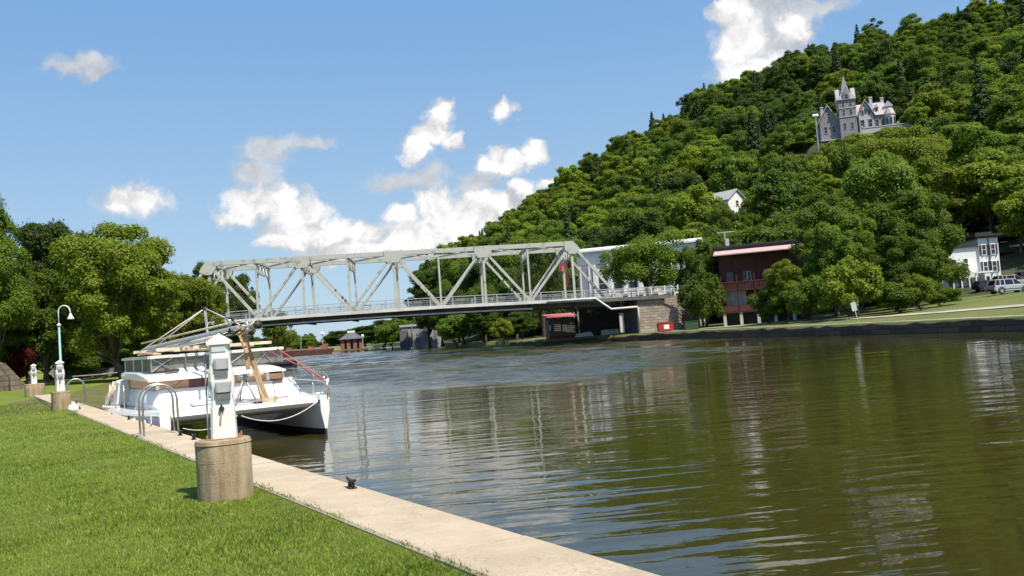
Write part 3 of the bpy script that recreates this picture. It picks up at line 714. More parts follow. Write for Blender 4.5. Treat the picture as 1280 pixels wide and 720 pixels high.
#PART2
# ------------------------------------------------------------------ common materials
M_steel = mat('bridge_steel', (.30,.29,.25), .6, .12, .9, col2=(.46,.465,.41), thr=(.28,.50))
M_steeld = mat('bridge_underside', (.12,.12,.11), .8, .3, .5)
M_pipe = mat('pipe_paint', (.60,.60,.56), .5, .12, .6)
M_asph = mat('asphalt', (.06,.06,.058), .9, .2, 2)
def stone_mat(name, c1, c2, mortar, sx=1.1, sy=2.6, bump=.03):
    m = bpy.data.materials.new(name); m.use_nodes = True; nt = m.node_tree; nt.nodes.clear(); N = NT(nt)
    tc = N.n('ShaderNodeTexCoord'); sp = N.n('ShaderNodeSeparateXYZ', i_0=tc.outputs['Object'])
    u = N.m('ADD', sp.outputs[0], sp.outputs[1]); v = N.n('ShaderNodeCombineXYZ', i_0=u, i_1=sp.outputs[2]).outputs[0]
    b = N.n('ShaderNodeTexBrick', i_Vector=v, i_Color1=(*c1,1), i_Color2=(*c2,1), i_Mortar=(*mortar,1)); b.inputs['Scale'].default_value = 1.0
    b.inputs['Brick Width'].default_value = sx; b.inputs['Row Height'].default_value = 1/sy; b.inputs['Mortar Size'].default_value = .022; b.inputs['Bias'].default_value = .1
    n = N.n('ShaderNodeTexNoise', i_Vector=tc.outputs['Object'], i_Scale=2.5, i_Detail=7.0)
    col = N.mix(.7, b.outputs[0], N.mix(n.outputs[0], (.45,.43,.4), (1.5,1.5,1.5)), 'MULTIPLY')
    p = N.n('ShaderNodeBsdfPrincipled', i_0=col); p.inputs['Roughness'].default_value = .95
    h = N.m('SUBTRACT', N.m('MULTIPLY', n.outputs[0], .6), b.outputs['Fac']); bp = N.n('ShaderNodeBump', i_Height=h); bp.inputs['Distance'].default_value = bump
    N.link(bp.outputs[0], p.inputs['Normal']); o = N.n('ShaderNodeOutputMaterial'); N.link(p.outputs[0], o.inputs[0]); MATS[name] = m; return m
M_stone = stone_mat('abutment_stone', (.40,.34,.27), (.27,.23,.19), (.12,.10,.08))
M_stoned = stone_mat('canal_wall_stone', (.115,.080,.052), (.060,.044,.031), (.022,.018,.014), 1.7, 2.3, .08)
M_white = mat('white_paint', (.78,.78,.76), .5, .05, 1.5, col2=(.82,.82,.81))
M_glass = mat('window_glass', (.03,.035,.04), .08, .2, 1)
M_dark = mat('dark_trim', (.035,.03,.03), .6, .2, 2)
M_rail = mat('galvanised', (.45,.46,.45), .45, .1, 5, metal=.3)

# ------------------------------------------------------------------ right canal wall
def canal_wall():
    pts = [p for p in RW if 36 <= p[1] <= 160]; pts = densify(pts, 1.3)
    vs = []; n = 8; rng = random.Random(4)
    for i, (x, y) in enumerate(pts):
        top = min(.95, height(x+.6, y))-.02+rng.uniform(-.16, .05)-.03*max(0,math.sin(y*.31+math.sin(y*.13)*2)); 
        if y > 118: top -= .15*min(1, (y-118)/12)
        j = rng.uniform(-.07, .07)
        prof = [(-.22,-1.2),(-.2,-.2),(-.15+j,.25),(-.12+j,.5),(-.08+j,top-.06),(-.02+j,top),(.55,top+.015),(.7,-.5)]
        vs += [(x+a, y, z) for a, z in prof]
    fs = [(i*n+j, i*n+j+1, (i+1)*n+j+1, (i+1)*n+j) for i in range(len(pts)-1) for j in range(n-1)]
    mb = MB(); mb.add(vs, fs)
    tag(mb.build('canal_wall', M_stoned), 'dark weathered stone retaining wall along the far bank waterline', 'retaining wall')
canal_wall()
M_gravel = mat('gravel_path', (.33,.30,.23), .95, .2, .5, col2=(.44,.41,.33))
def strip(name, pts, w, m, dz=.03, kind='structure'):
    pts = densify(pts, 2.5); vs = []
    for i, p in enumerate(pts):
        a = pts[max(0,i-1)]; b = pts[min(len(pts)-1,i+1)]; d = Vector((b[0]-a[0], b[1]-a[1])).normalized(); n = Vector((d.y,-d.x))
        for k in (-1,-.33,.33,1):
            x, y = p[0]+n.x*w/2*k, p[1]+n.y*w/2*k; vs.append((x, y, height(x, y)+dz if x > 0 else .93))
    fs = [(i*4+j, i*4+j+1, (i+1)*4+j+1, (i+1)*4+j) for i in range(len(pts)-1) for j in range(3)]
    me = bpy.data.meshes.new(name); me.from_pydata(vs, [], fs); me.update(); me.materials.append(m)
    return tag(link(me, name), kind=kind)
strip('gravel_path', [(47,50),(45.5,64),(43,75),(40,84),(37,94),(34,104),(30,113),(25,120),(18,124.5)], 3.0, M_gravel, .06)
strip('towpath_edge', [(p[0]+1.35,p[1]) for p in RW if 36 <= p[1] <= 125], 1.0, mat('edge_gravel', (.26,.25,.16), .95, .25, .6, col2=(.33,.31,.22)), .05)
strip('lawn_path', [(-66,82),(-50,88),(-38,96),(-33,104)], 1.6, M_gravel)

# ------------------------------------------------------------------ bridge
def bridge():
    A = at(265, 404, 121.0); B = at(719, 375.5, 125.0)
    hyp = B-A; ang = math.atan2(hyp.y, hyp.x); L8 = math.hypot(hyp.x, hyp.y); pl = L8/8
    o = thing('truss_bridge', 'pale grey steel truss bridge crossing the river on the far side of the catamaran', 'bridge', A, ang)
    slope = (B.z-A.z)/L8
    zb = lambda x: slope*x+1.15*math.sin(math.pi*min(1,max(0,(x+pl)/(10*pl))))*.35
    ztop = lambda x: (15.0-A.z)+(14.58-15.0)/L8*x
    X = [(i-1)*pl for i in range(11)]; Wd = 9.4
    for side, y in ((0, 0.0), (1, Wd)):
        mb = MB()
        mb.beam((X[1]-.3,y,ztop(X[1])-.25), (X[9]+.3,y,ztop(X[9])-.25), .5, .62)
        mb.box(X[1]-.5, X[9]+.5, y-.34, y+.34, ztop(X[5])+.06, ztop(X[5])+.10, Matrix.Shear('XY',4,(0,0)) if False else Matrix.Identity(4)) if False else None
        mb.build('top_chord', M_steel, o)
        mb = MB(); mb.beam((X[0]-.3,y,zb(X[0])-.1), (X[5],y,zb(X[5])-.1), .45, .5); mb.beam((X[5],y,zb(X[5])-.1),(X[10]+.3,y,zb(X[10])-.1), .45, .5)
        mb.build('bottom_chord', M_steel, o)
        for i in range(1, 10):
            w = .34 if i % 2 else .26
            MB().beam((X[i],y,zb(X[i])), (X[i],y,ztop(X[i])-.5), w, .3, (0,1,0)).build('vertical', M_steel, o)
        for i in range(0, 10):
            # Warren pattern: peaks at odd nodes
            lo, hi = (i, i+1) if i % 2 == 0 else (i+1, i)
            w = .56 if i in (0, 9) else .42
            MB().beam((X[lo],y,zb(X[lo])), (X[hi],y,ztop(X[hi])-.35), .34, w, (0,1,0)).build('diagonal', M_steel, o)
        for i in (1,3,5,7,9):
            g = MB(); zt = ztop(X[i])
            if i == 1: poly = [(X[i]-1.0,zt-.75),(X[i]-.25,zt+.08),(X[i]+1.0,zt+.08),(X[i]+1.0,zt-.95),(X[i]+.4,zt-1.75),(X[i]-.35,zt-1.8),(X[i]-1.25,zt-1.35)]
            elif i == 9: poly = [(X[i]-1.0,zt+.08),(X[i]+.25,zt+.08),(X[i]+1.25,zt-1.15),(X[i]+.5,zt-1.75),(X[i]-.4,zt-1.75),(X[i]-1.0,zt-.95)]
            else: poly = [(X[i]-1.25,zt+.08),(X[i]+1.25,zt+.08),(X[i]+1.2,zt-.95),(X[i]+.75,zt-1.55),(X[i]-.75,zt-1.55),(X[i]-1.2,zt-.95)]
            g.prism(poly, 'y', y-.33, y-.29); g.prism(poly, 'y', y+.29, y+.33); g.build('gusset_plate', M_steel, o)
        for i in (0,2,4,6,8,10):
            z = zb(X[i]); MB().prism([(X[i]-.6,z-.3),(X[i]+.6,z-.3),(X[i]+.5,z+.25),(X[i]+.25,z+.45),(X[i]-.25,z+.45),(X[i]-.5,z+.25)], 'y', y-.27, y-.24).build('lower_gusset', M_steel, o)
    # portals, sway frames, top laterals
    for i in range(1, 10):
        f = MB(); zt = ztop(X[i]); dz = 1.9 if i in (1,9) else 1.55
        f.beam((X[i],.25,zt-.3),(X[i],Wd-.25,zt-.3),.3,.32); f.beam((X[i],.25,zt-.3-dz),(X[i],Wd-.25,zt-.3-dz),.2,.22)
        n = 4
        for k in range(n):
            ya, yb = .25+(Wd-.5)*k/n, .25+(Wd-.5)*(k+1)/n; ym = (ya+yb)/2
            f.beam((X[i],ya,zt-.3-dz),(X[i],ym,zt-.35),.14); f.beam((X[i],ym,zt-.35),(X[i],yb,zt-.3-dz),.14)
        f.beam((X[i],.2,zt-.3-dz-1.4),(X[i],1.4,zt-.3-dz),.18); f.beam((X[i],Wd-.2,zt-.3-dz-1.4),(X[i],Wd-1.4,zt-.3-dz),.18)
        f.build('sway_frame', M_steel, o)
    for i in range(1, 9):
        f = MB(); z0, z1 = ztop(X[i])-.25, ztop(X[i+1])-.25
        f.beam((X[i],.2,z0),(X[i+1],Wd-.2,z1),.16,.2); f.beam((X[i],Wd-.2,z0-.02),(X[i+1],.2,z1-.02),.16,.2); f.build('top_brace', M_steel, o)
    # deck with floor beams
    dk = MB(); dk2 = MB()
    xs = [X[0]-3.5+k*(X[10]+10.5-X[0])/24 for k in range(25)]
    for a, b in zip(xs[:-1], xs[1:]):
        dk.add([(a,-1.9,zb(a)-.35),(b,-1.9,zb(b)-.35),(b,Wd+.6,zb(b)-.35),(a,Wd+.6,zb(a)-.35),(a,-1.9,zb(a)-.12),(b,-1.9,zb(b)-.12),(b,Wd+.6,zb(b)-.12),(a,Wd+.6,zb(a)-.12)], [(0,3,2,1),(4,5,6,7),(0,1,5,4),(1,2,6,5),(2,3,7,6),(3,0,4,7)])
    dk.build('deck', M_asph, o)
    for i in range(11):
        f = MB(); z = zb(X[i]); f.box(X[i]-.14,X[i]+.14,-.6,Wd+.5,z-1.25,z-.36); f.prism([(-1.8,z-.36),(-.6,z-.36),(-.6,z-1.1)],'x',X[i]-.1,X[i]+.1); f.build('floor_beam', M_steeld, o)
    f = MB()
    for y in (.5,2.6,4.7,6.8,8.9):
        for k in range(10): f.beam((X[k]+.15,y,zb(X[k])-.72),(X[k+1]-.15,y,zb(X[k+1])-.72),.16,.7)
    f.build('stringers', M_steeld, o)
    # white service pipe carried on the near side, dropping at the abutment
    f = MB(); f.beam((X[0]-3.5,-2.05,zb(X[0])-.2),(X[3],-2.05,zb(X[3])-.2),.14,.42); f.beam((X[3],-2.05,zb(X[3])-.2),(X[6],-2.05,zb(X[6])-.2),.14,.42); f.beam((X[6],-2.05,zb(X[6])-.2),(X[9]+2.2,-2.05,zb(X[9])-.2),.14,.42); f.build('fascia_beam', M_pipe, o)
    f = MB(); f.beam((X[9]+2.2,-2.0,zb(X[9])-.4),(X[10]+7,-2.0,zb(X[10])-.35),.12,.5); f.build('end_fascia', M_steeld, o)
    z9 = zb(X[9])
    MB().tube([(X[8]+2.0,-2.25,z9-.1),(X[9]+2.5,-2.25,z9-.1),(X[9]+4.6,-2.25,z9-1.75),(X[10]+1.9,-2.25,z9-1.7),(X[10]+2.1,-2.25,z9-1.85),(X[10]+2.1,-2.25,z9-4.4)], .15, 8).build('pipe', M_pipe, o, True)
    f = MB()
    for k in range(8): f.beam((X[k],-1.4,zb(X[k])-1.05),(X[k+1],-1.4,zb(X[k+1])-1.05),.2,.2)
    f.build('lower_pipe', M_pipe, o)
    # near walkway railing
    for y, nm in ((-1.95,'railing'),(Wd+.55,'railing')):
        r = MB()
        for k in range(24):
            a, b = xs[k], xs[k+1]
            for h, t in ((1.25,.10),(.92,.05),(.62,.05),(.32,.05)): r.beam((a,y,zb(a)-.12+h),(b,y,zb(b)-.12+h),t)
        ro = r.build(nm, M_rail, o)
        for k in range(25):
            MB().beam((xs[k],y,zb(xs[k])-.12),(xs[k],y,zb(xs[k])+1.16),.14).build('railing_post', M_rail, ro)
    # dark figure sized mast box on the walkway
    return o, A, ang, X, zb
br, BA, BANG, BX, bzb = bridge()
def bw(x, y, z): return BA+Matrix.Rotation(BANG,3,'Z') @ Vector((x,y,z))

# abutments
def abutment():
    p = at(822, 412, 124.5); e = bw(BX[10]+2.3, -1.6, 0)
    o = thing('bridge_abutment', 'tan cut stone abutment carrying the right end of the bridge', 'abutment', (e.x,e.y,0), BANG)
    top = BA.z+bzb(BX[10])-.12
    f = MB(); f.prism([(0,-.4),(5.6,-.4),(5.6,top-1.9),(4.9,top-1.75),(1.4,top-.02),(0,top-.02)],'y',-.0,9.5); f.build('stone_wall', M_stone, o)
    f = MB(); f.box(-.22,.0,-.12,9.6,-.4,top-.5); f.build('corner_face', M_steeld, o)
    f = MB(); f.prism([(1.35,top+.0),(4.95,top-1.73),(5.0,top-1.5),(1.5,top+.22)],'y',-.18,.25); f.build('coping', M_drum, o)
    f = MB(); f.prism([(1.7,top-.1),(9.5,top-.1),(9.5,0),(5.7,0),(5.7,top-1.9)],'y',3.0,9.4); f.build('approach_fill', M_stone, o)
    # timber stair with handrails
    st = thing('river_stairs','grey stair with pipe handrails beside the stone abutment','stairs',(e.x,e.y,0),BANG)
    s = MB()
    for i in range(11): s.box(9.6-.34*i-.34,9.6-.34*i,1.2,2.4,1.2+.28*i,1.26+.28*i)
    s.build('steps', M_rail, st)
    for y in (1.15,2.45):
        r = MB(); r.tube([(9.8,y,1.0),(9.8,y,2.2),(5.9,y,5.3),(5.9,y,4.3)],.045,6); r.tube([(9.8,y,1.7),(5.9,y,4.8)],.03,6); r.tube([(7.9,y,2.5),(7.9,y,3.72)],.035,6); r.build('handrail', M_rail, st, True)
    w0 = bw(BX[9]+2.2, 11.5, 0); f = MB(); f.box(0,6.2,0,.6,0,top-.6); wq = f.build('underpass_shade_wall', stone_mat('underpass_shade_stone', (.07,.06,.055), (.045,.04,.036), (.02,.02,.02)))  # wall added, its near-black stone stands in for the underpass shadow
    wq.location = (w0.x,w0.y,0); wq.rotation_euler = (0,0,BANG); tag(wq,'added dark wall standing in for the shadow under the right end of the bridge','retaining wall')
    # left abutment, mostly behind the trees and boat
    e2 = bw(BX[0]-.6,-1.8,0); f = MB(); f.box(-14,0,0,13,-.6,BA.z+bzb(BX[0])-.5)
    l = f.build('bridge_abutment', M_stone); l.location = (e2.x,e2.y,0); l.rotation_euler = (0,0,BANG); tag(l,'stone abutment at the left end of the bridge behind the trees','abutment')
    # road carried on to the right behind the stair
    f = MB(); f.box(1.6,9.5,1.0,9.0,0,top+.0)
    # approach fence over the abutment
    r = thing('approach_fence','white post and pipe fence running on from the bridge above the stone abutment','fence',(e.x,e.y,top),BANG)
    for i in range(8): MB().beam((.2+i*1.9,.3,0),(.2+i*1.9,.3,1.35),.16).build('fence_post', M_white, r)
    g = MB()
    for h in (1.1,.75,.4): g.beam((.2,.3,h),(13.5,.3,h),.06)
    g.build('fence_rails', M_rail, r)
abutment()

# ------------------------------------------------------------------ buildings
def window(par, x, z, w, h, y=0.0, fm=None, gm=None, axis='y', sgn=-1, sill=True):
    """window unit on a wall in plane y (facing -y) or plane x (facing sgn*x)"""
    fm = fm or M_white; gm = gm or M_glass
    def bx(a, b, d0, d1, z0, z1, m):
        if axis == 'y': m.box(a, b, y+min(sgn*d0,sgn*d1), y+max(sgn*d0,sgn*d1), z0, z1)
        else: m.box(y+min(sgn*d0,sgn*d1), y+max(sgn*d0,sgn*d1), a, b, z0, z1)
    f = MB(); t = .09
    bx(x-w/2-t, x-w/2, -.02, .07, z-t, z+h+t, f); bx(x+w/2, x+w/2+t, -.02, .07, z-t, z+h+t, f)
    bx(x-w/2, x+w/2, -.02, .07, z+h, z+h+t, f); bx(x-w/2, x+w/2, -.02, .10, z-t, z, f); bx(x-w/2, x+w/2, .02, .045, z+h/2-.03, z+h/2+.03, f)
    fo = f.build('window', fm, par); g = MB(); bx(x-w/2, x+w/2, .004, .015, z, z+h, g); g.build('pane', gm, fo); return fo

def factory():
    p0 = at(724, 330, 146.0); p1 = at(872, 330, 141.0); ang = math.atan2(p1.y-p0.y, p1.x-p0.x); L = math.hypot(p1.x-p0.x, p1.y-p0.y)
    zt0 = at(730, 307, 146).z; o = thing('factory_building','long pale factory with white roof band and tall white bays behind the bridge end','building',(p0.x,p0.y,0),ang)
    W = mat('factory_white', (.76,.77,.77), .6, .08, .5); G = mat('factory_grey', (.25,.275,.33), .7, .1, .4); T = zt0-.2
    f = MB(); f.box(0,L,.0,16,.8,T-1.0); f.build('wall', W, o)
    f = MB(); f.prism([(-.5,T-1.0),(8,T+.0),(16.5,T-1.0),(16.5,T-.7),(8,T+.35),(-.5,T-.7)],'x',-.6,L+.6); f.build('roof', W, o)
    f = MB(); f.box(-.15,L+.1,-.28,-.02,T-3.1,T-1.9); f.build('grey_band', G, o)
    f = MB(); f.box(-.3,-.02,-.3,16,.8,T-1.2); f.build('end_wall', G, o)  # grey puts the shade of the left end face into its colour
    f = MB(); f.box(-.2,2.0,-.5,-.04,.8,T-3.2); f.build('painted_shade_bay', G, o)  # grey bay carries on the painted shade of the left face
    f = MB(); f.box(.05,.3,-.62,-.51,3,T-3.3); f.box(1.5,1.8,-.62,-.51,3,T-3.3); f.build('bay_trim', W, o)
    for i in range(6):
        x = 3.7+i*2.45
        for z in (4.2,8.0): window(o, x, z, 1.35, 2.5, 0, M_white)
    for i in range(7):
        x = 2.5+i*2.45; f = MB(); f.box(x-.28,x+.28,-.45,-.03,.8,T-3.15); f.build('pilaster', W, o)
    r = MB(); r.prism([(3.4,7.1),(L,7.1),(L,7.35),(3.4,7.35)],'y',-1.1,-.47); r.build('canopy', W, o)
    b = thing('banner','red hanging banner on a dark pole left of the factory','banner',at(707.5,372,140),0)
    q = 140/FPX; rm = mat('banner_red', (.42,.02,.03), .7, .1, 3)
    MB().prism([(-.75,33*q),(.45,36*q),(.5,46*q),(-.7,44*q)],'y',0,.05).build('cloth', rm, b)
    MB().beam((.6,0,-1),(.6,0,48*q),.12).build('pole', M_dark, b); MB().box(-.1,.5,-.02,.08,14*q,33*q).build('lower_cloth', mat('banner_dark', (.16,.02,.025), .8, .1, 2), b)
factory()

def red_house():
    Y = 122.; p0 = at(903, 392, Y); p1 = at(990, 385, Y-3); ang = math.atan2(p1.y-p0.y, p1.x-p0.x); g = height(p0.x,p0.y)-.1
    o = thing('red_house','maroon three storey timber house on white posts with a long pinkish porch roof','house',(p0.x,p0.y,g),ang)
    R_ = mat('maroon_boards', (.105,.032,.028), .8, .2, 1.2); RD = mat('maroon_dark', (.055,.018,.017), .8, .2, 1.2); PR = mat('pink_roof', (.50,.36,.34), .6, .12, 1.5); CB_ = mat('cream_post', (.62,.58,.52), .7, .1, 2)
    k = Y/FPX; T = at(900,318,Y).z-g; L = 11.5
    f = MB(); f.box(0,L,1.3,9,1.9,T+.6); f.build('wall', R_, o)
    f = MB(); f.box(-.7,L+.5,.9,9.6,T+.9,T+1.15); f.box(-.5,L+.4,1.0,9.4,T+.62,T+.9); f.build('roof', M_dark, o)
    MB().prism([(-1.0,T-.25),(1.7,T+.6),(1.7,T+.72),(-1.0,T-.12)],'x',-.5,L+.4).build('porch_roof', PR, o)
    for z, nm in ((2.0,'lower_floor'),(5.0,'upper_floor')):
        MB().box(-.05,L,-.2,1.3,z-.2,z+.05).build(nm, RD, o)
    f = MB()
    for i in range(int(L/.28)): f.box(i*.28,i*.28+.15,-.18,-.12,5.05,6.0)
    f.box(0,L,-.22,-.08,5.98,6.1); f.build('balcony_rail', R_, o)
    MB().box(0,L,-.2,-.1,2.05,2.85).build('porch_skirt', R_, o)
    for x in (0.15,2.3,4.6,6.9,9.2,11.2): MB().box(x-.09,x+.09,-.2,-.02,2.06,T-.2).build('porch_post', RD, o)
    for x in (.3,2.5,4.8,7.0,9.4): MB().box(x-.2,x+.2,-.1,.3,-.4,1.8).build('stilt', CB_, o)
    for x in (1.3,3.5,6.2,8.8): window(o, x, 6.0, .9, 1.5, 1.3, R_)
    for x in (3.9,): window(o, x, 6.0, .35, 1.3, 1.3, CB_)
    cw = mat('curtain', (.5,.5,.5), .8, .15, 4)
    for x in (1.0,1.9,2.8): window(o, x, 3.0, .75, 1.7, 1.28, CB_, cw)
    MB().box(0,L,1.5,8.5,-.4,1.9).build('cellar', M_dark, o)
    ch = MB(); ch.box(.9,1.3,4,4.4,T+1.1,T+2.4); ch.build('chimney', CB_, o)
red_house()
# antenna on a post above the maroon house
p = at(908, 305, 128); a = thing('tv_antenna','white T shaped antenna on a thin post above the maroon house roof','antenna',(p.x,p.y,p.z-2.4))
MB().beam((0,0,0),(-.15,0,4.2),.14).build('post', M_rail, a); MB().beam((-1.3,0,4.1),(1.4,0,4.15),.12).build('crossbar', M_rail, a)

def hill_house():
    Y = 205.; p = at(922, 262, Y); k = Y/FPX; o = thing('hillside_house','small white gabled house showing through the trees on the hillside','house',(p.x,p.y,p.z-.5),rad(38))
    h = 17*k; f = MB(); f.box(-3.2,3.2,0,9,-3,h-.3); f.prism([(-3.2,h-.3),(3.2,h-.3),(0,h+1.9)],'y',0,9); f.build('wall', M_white, o)
    f = MB(); f.prism([(-3.6,h-.6),(0,h+2.0),(3.6,h-.6),(3.6,h-.35),(0,h+2.25),(-3.6,h-.35)],'y',-.4,9.4); f.build('roof', mat('pale_roof', (.34,.33,.31), .7, .1, 1), o)
    window(o, 0, h-1.8, .9, 1.3); window(o, -1.8, h-4.2, .9, 1.3); window(o, 1.8, h-4.2, .9, 1.3)
hill_house()

def white_house():
    Y = 133.; p = at(1194, 352, Y); g = height(p.x,p.y+1)-.2; k = Y/FPX
    o = thing('white_house','white three storey house with black shuttered windows and dark cornice at the right','house',(p.x,p.y,g),rad(-4))
    zz = lambda y, x: at(x, y, Y).z-g
    xr = (1250-1194)*k; xm = (1226-1194)*k; T = zz(297,1240)
    f = MB(); f.box(xm,xr,0,9,-1,T); f.build('tower_wall', M_white, o)
    f = MB(); f.box(xm-.5,xr+.5,-.5,9.5,T+.25,T+.55); f.box(xm-.3,xr+.3,-.3,9.3,T,T+.25); f.box(xm+.2,xr-.2,1,8,T+.56,T+.95); f.build('cornice', M_dark, o)
    f = MB(); f.box(-1.8,xm,.3,9,-1,T-1.2); f.build('wing_wall', M_white, o)
    f = MB(); f.box(-2.1,xm-.02,0,9.3,T-1.2,T-.9); f.build('wing_roof', M_dark, o)
    for x in (xm+.85, xm+2.15):
        for z in (.55, 3.15, 5.7):
            window(o, x-.1, z, .55, 1.45)
            s = MB()
            s.box(x-.1-.64,x-.1-.38,-.09,-.02,z-.05,z+1.5); s.box(x-.1+.38,x-.1+.64,-.09,-.02,z-.05,z+1.5); s.build('shutter', M_dark, o)
            b = MB(); b.box(x-.5,x-.4,-.12,-.02,z-.4,z-.25); b.box(x+.2,x+.3,-.12,-.02,z-.4,z-.25); b.build('bracket', M_dark, o)
    MB().tube([(xm+1.45,-.1,.3),(xm+1.45,-.1,T)],.06,6).build('downpipe', M_dark, o)
    MB().box(-1.2,xm+.9,-2.0,-.02,2.95,3.2).build('porch_roof', M_white, o)
    MB().box(-1.2,xm-.3,-1.9,-.0,-.3,.15).build('porch_floor', M_drum, o)
    for x in (-1.0,.2,1.3,2.3): MB().box(x-.09,x+.09,-1.85,-1.67,.16,2.94).build('porch_post', M_white, o)
    f = MB(); f.box(xm-.35,xm+.55,-1.95,-1.2,-.6,2.9); f.build('entry_box', M_white, o)
    MB().box(xm-.12,xm+.32,-1.99,-1.955,1.3,2.4).build('entry_glass', M_glass, o)
    for x in (-.5,.9,2.2): window(o, x, .6, .6, 1.6, .3)
    for x in (.2,1.9): window(o, x, 3.9, .6, 1.4, .3)
    p = at(1272, 338, 150); q = thing('garage_house','small white building edge at the far right with a pale green gable','house',(p.x,p.y,height(p.x,p.y)-.3),rad(-3))
    z = p.z-height(p.x,p.y)+.2
    MB().box(0,7,0,8,0,z+2.0).build('wall', M_white, q); MB().prism([(-.4,z+1.9),(3.5,z+3.2),(7.4,z+1.9),(7.4,z+2.1),(3.5,z+3.45),(-.4,z+2.1)],'y',-.4,8.4).build('roof', mat('pale_green_roof', (.36,.40,.36), .7, .1, 1), q)
    window(q, 1.2, z+.2, .8, 1.1); window(q, 3.4, z+.2, .8, 1.1)
    w_ = thing('power_line','thin dark overhead wire running from the white house to the right','wire',at(1250,303,134),0)
    a_ = at(1250,303,134); b_ = at(1330,292,140); MB().tube([(0,0,0),((b_-a_).x/2,(b_-a_).y/2,(b_-a_).z/2-.25),tuple(b_-a_)],.05,5).build('cable', M_dark, w_)
white_house()

def red_shed():
    Y = 137.; p = at(704, 417, Y); o = thing('riverside_shed','small grey boarded shed with a pink-red roof under the bridge','shed',(p.x,p.y,.7),rad(8)); k = Y/FPX
    W = mat('shed_boards', (.13,.115,.11), .9, .3, 2); RR = mat('shed_roof', (.52,.12,.14), .6, .15, 2)
    h = at(704,398,Y).z-.7; MB().box(-2.1,2.0,0,3.5,0,h).build('wall', W, o)
    MB().prism([(-.5,h+.15),(3.9,h+.75),(3.9,h+.85),(-.5,h+.25)],'x',-2.4,2.3).build('roof', RR, o)
    MB().box(-2.15,2.05,-.1,-.02,.3,.65).build('red_trim', mat('shed_red', (.25,.02,.02), .7, .1, 2), o)
    for x in (-1.4,-.5,.4,1.3): MB().box(x-.03,x+.03,-.06,-.01,.6,h-.1).build('batten', M_drum, o)
    f = thing('white_pale_fence','short row of white upright posts beside the red roofed shed','fence',at(719,413,139),rad(5))
    for i in range(5): MB().box(i*.62-1.3,i*.62-1.16,0,.12,-.6,2.9).build('pale', M_rail, f)
    MB().box(-1.4,1.5,.13,.2,2.3,2.45).build('fence_rail', M_rail, f)
    for i,(cx,cy,w) in enumerate(((731,414,2.9),(763,412.5,2.7))):
        q = at(cx,cy,134); m_ = MB(); rng = random.Random(i+2)
        z = height(q.x,q.y)-.1
        if i == 0: m_.add([(-w/2,0,0),(w/2,0,0),(w/2,1.2,0),(-w/2,1.2,0),(-w/2+.2,.1,.62),(w/2-.5,.15,.75),(w/2-.3,1,.8),(-w/2+.3,1,.55)],[(0,3,2,1),(4,5,6,7),(0,1,5,4),(1,2,6,5),(2,3,7,6),(3,0,4,7)])
        else: m_.box(-w/2,w/2,0,1.0,0,.85)
        s = m_.build('stone_block' , mat('pale_stone', (.72,.70,.62), .9, .12, 2), bevel=.12); s.location = (q.x,q.y,z); s.rotation_euler = (0,0,rad(6-4*i))
        tag(s, ['low uneven pale rock nearer the red roofed shed on the bank','long squared pale stone block on the bank under the bridge'][i],'stone')
    c = thing('concrete_warehouse','grey concrete building at the water seen below the bridge deck','building',at(530,433,215),rad(4))
    kk = 215/FPX; h = 30*kk; GM = mat('warehouse_wall', (.27,.27,.28), .9, .2, .25)
    MB().box(-5.3,4.8,0,9,-2.5,h-.8).build('wall', GM, c); MB().box(-5.6,5.1,-.3,9.3,h-.8,h-.3).build('roof', mat('warehouse_roof', (.42,.41,.38), .8, .1, .4), c)
    MB().box(-5.6,-3.6,-1.2,-.02,-2.5,h-1.6).build('buttress', mat('warehouse_dark', (.12,.12,.115), .9, .2, .4), c)
    for x in (-2.6,.4,3.0): MB().box(x-.1,x+.1,-.2,-.02,-2.5,h-.85).build('pilaster', GM, c)
    for x in (-1.4,1.6): MB().box(x-.5,x+.5,-.08,-.02,1.0,2.2).build('window', M_glass, c)
    v = thing('river_pavilion','small red brick pavilion with a dark pyramid roof on the distant left bank','pavilion',at(440,434.5,330),rad(10)); k = 330/FPX
    RB = mat('pavilion_red', (.24,.10,.07), .9, .3, .6)
    for x in (-3.4,-1.2,1.2,3.4): MB().box(x-.7,x+.7,0,1.2,-.5,3.0).build('pier', RB, v)
    MB().box(-3.8,3.8,1.3,6,-.5,3.2).build('wall', M_dark, v)
    MB().add([(-4.8,-.8,3.2),(4.8,-.8,3.2),(4.8,7,3.2),(-4.8,7,3.2),(-1.2,2.4,5.6),(1.2,2.4,5.6),(1.2,3.6,5.6),(-1.2,3.6,5.6)],[(0,3,2,1),(4,5,6,7),(0,1,5,4),(1,2,6,5),(2,3,7,6),(3,0,4,7)]).build('roof', mat('pavilion_roof', (.10,.10,.11), .7, .2, .5), v)
    MB().box(-1.4,1.4,2.2,3.8,5.6,6.3).build('roof_lantern', M_white, v)
    MB().box(-13,-4.2,-.5,3,-.6,.9).build('landing', mat('landing_tan', (.42,.33,.20), .9, .2, .4), v)
    l = thing('river_beacon','white post lamp on the far bank right of the pavilion','lamp post',at(454,434,318)); MB().beam((0,0,-.5),(0,0,3.4),.25).build('pole', M_rail, l); MB().lathe([(.3,3.4),(.55,3.9),(.4,4.4),(.1,4.6)],n=8).build('lamp_head', M_white, l)
    l = thing('white_flagpole_marker','small white marker light above the moored barge','marker',at(404,436,280)); MB().beam((0,0,-.5),(0,0,4.2),.18).build('pole', M_rail, l); MB().lathe([(.2,4.2),(.6,4.7),(.3,5.4)],n=8).build('lamp_head', M_white, l)
red_shed()

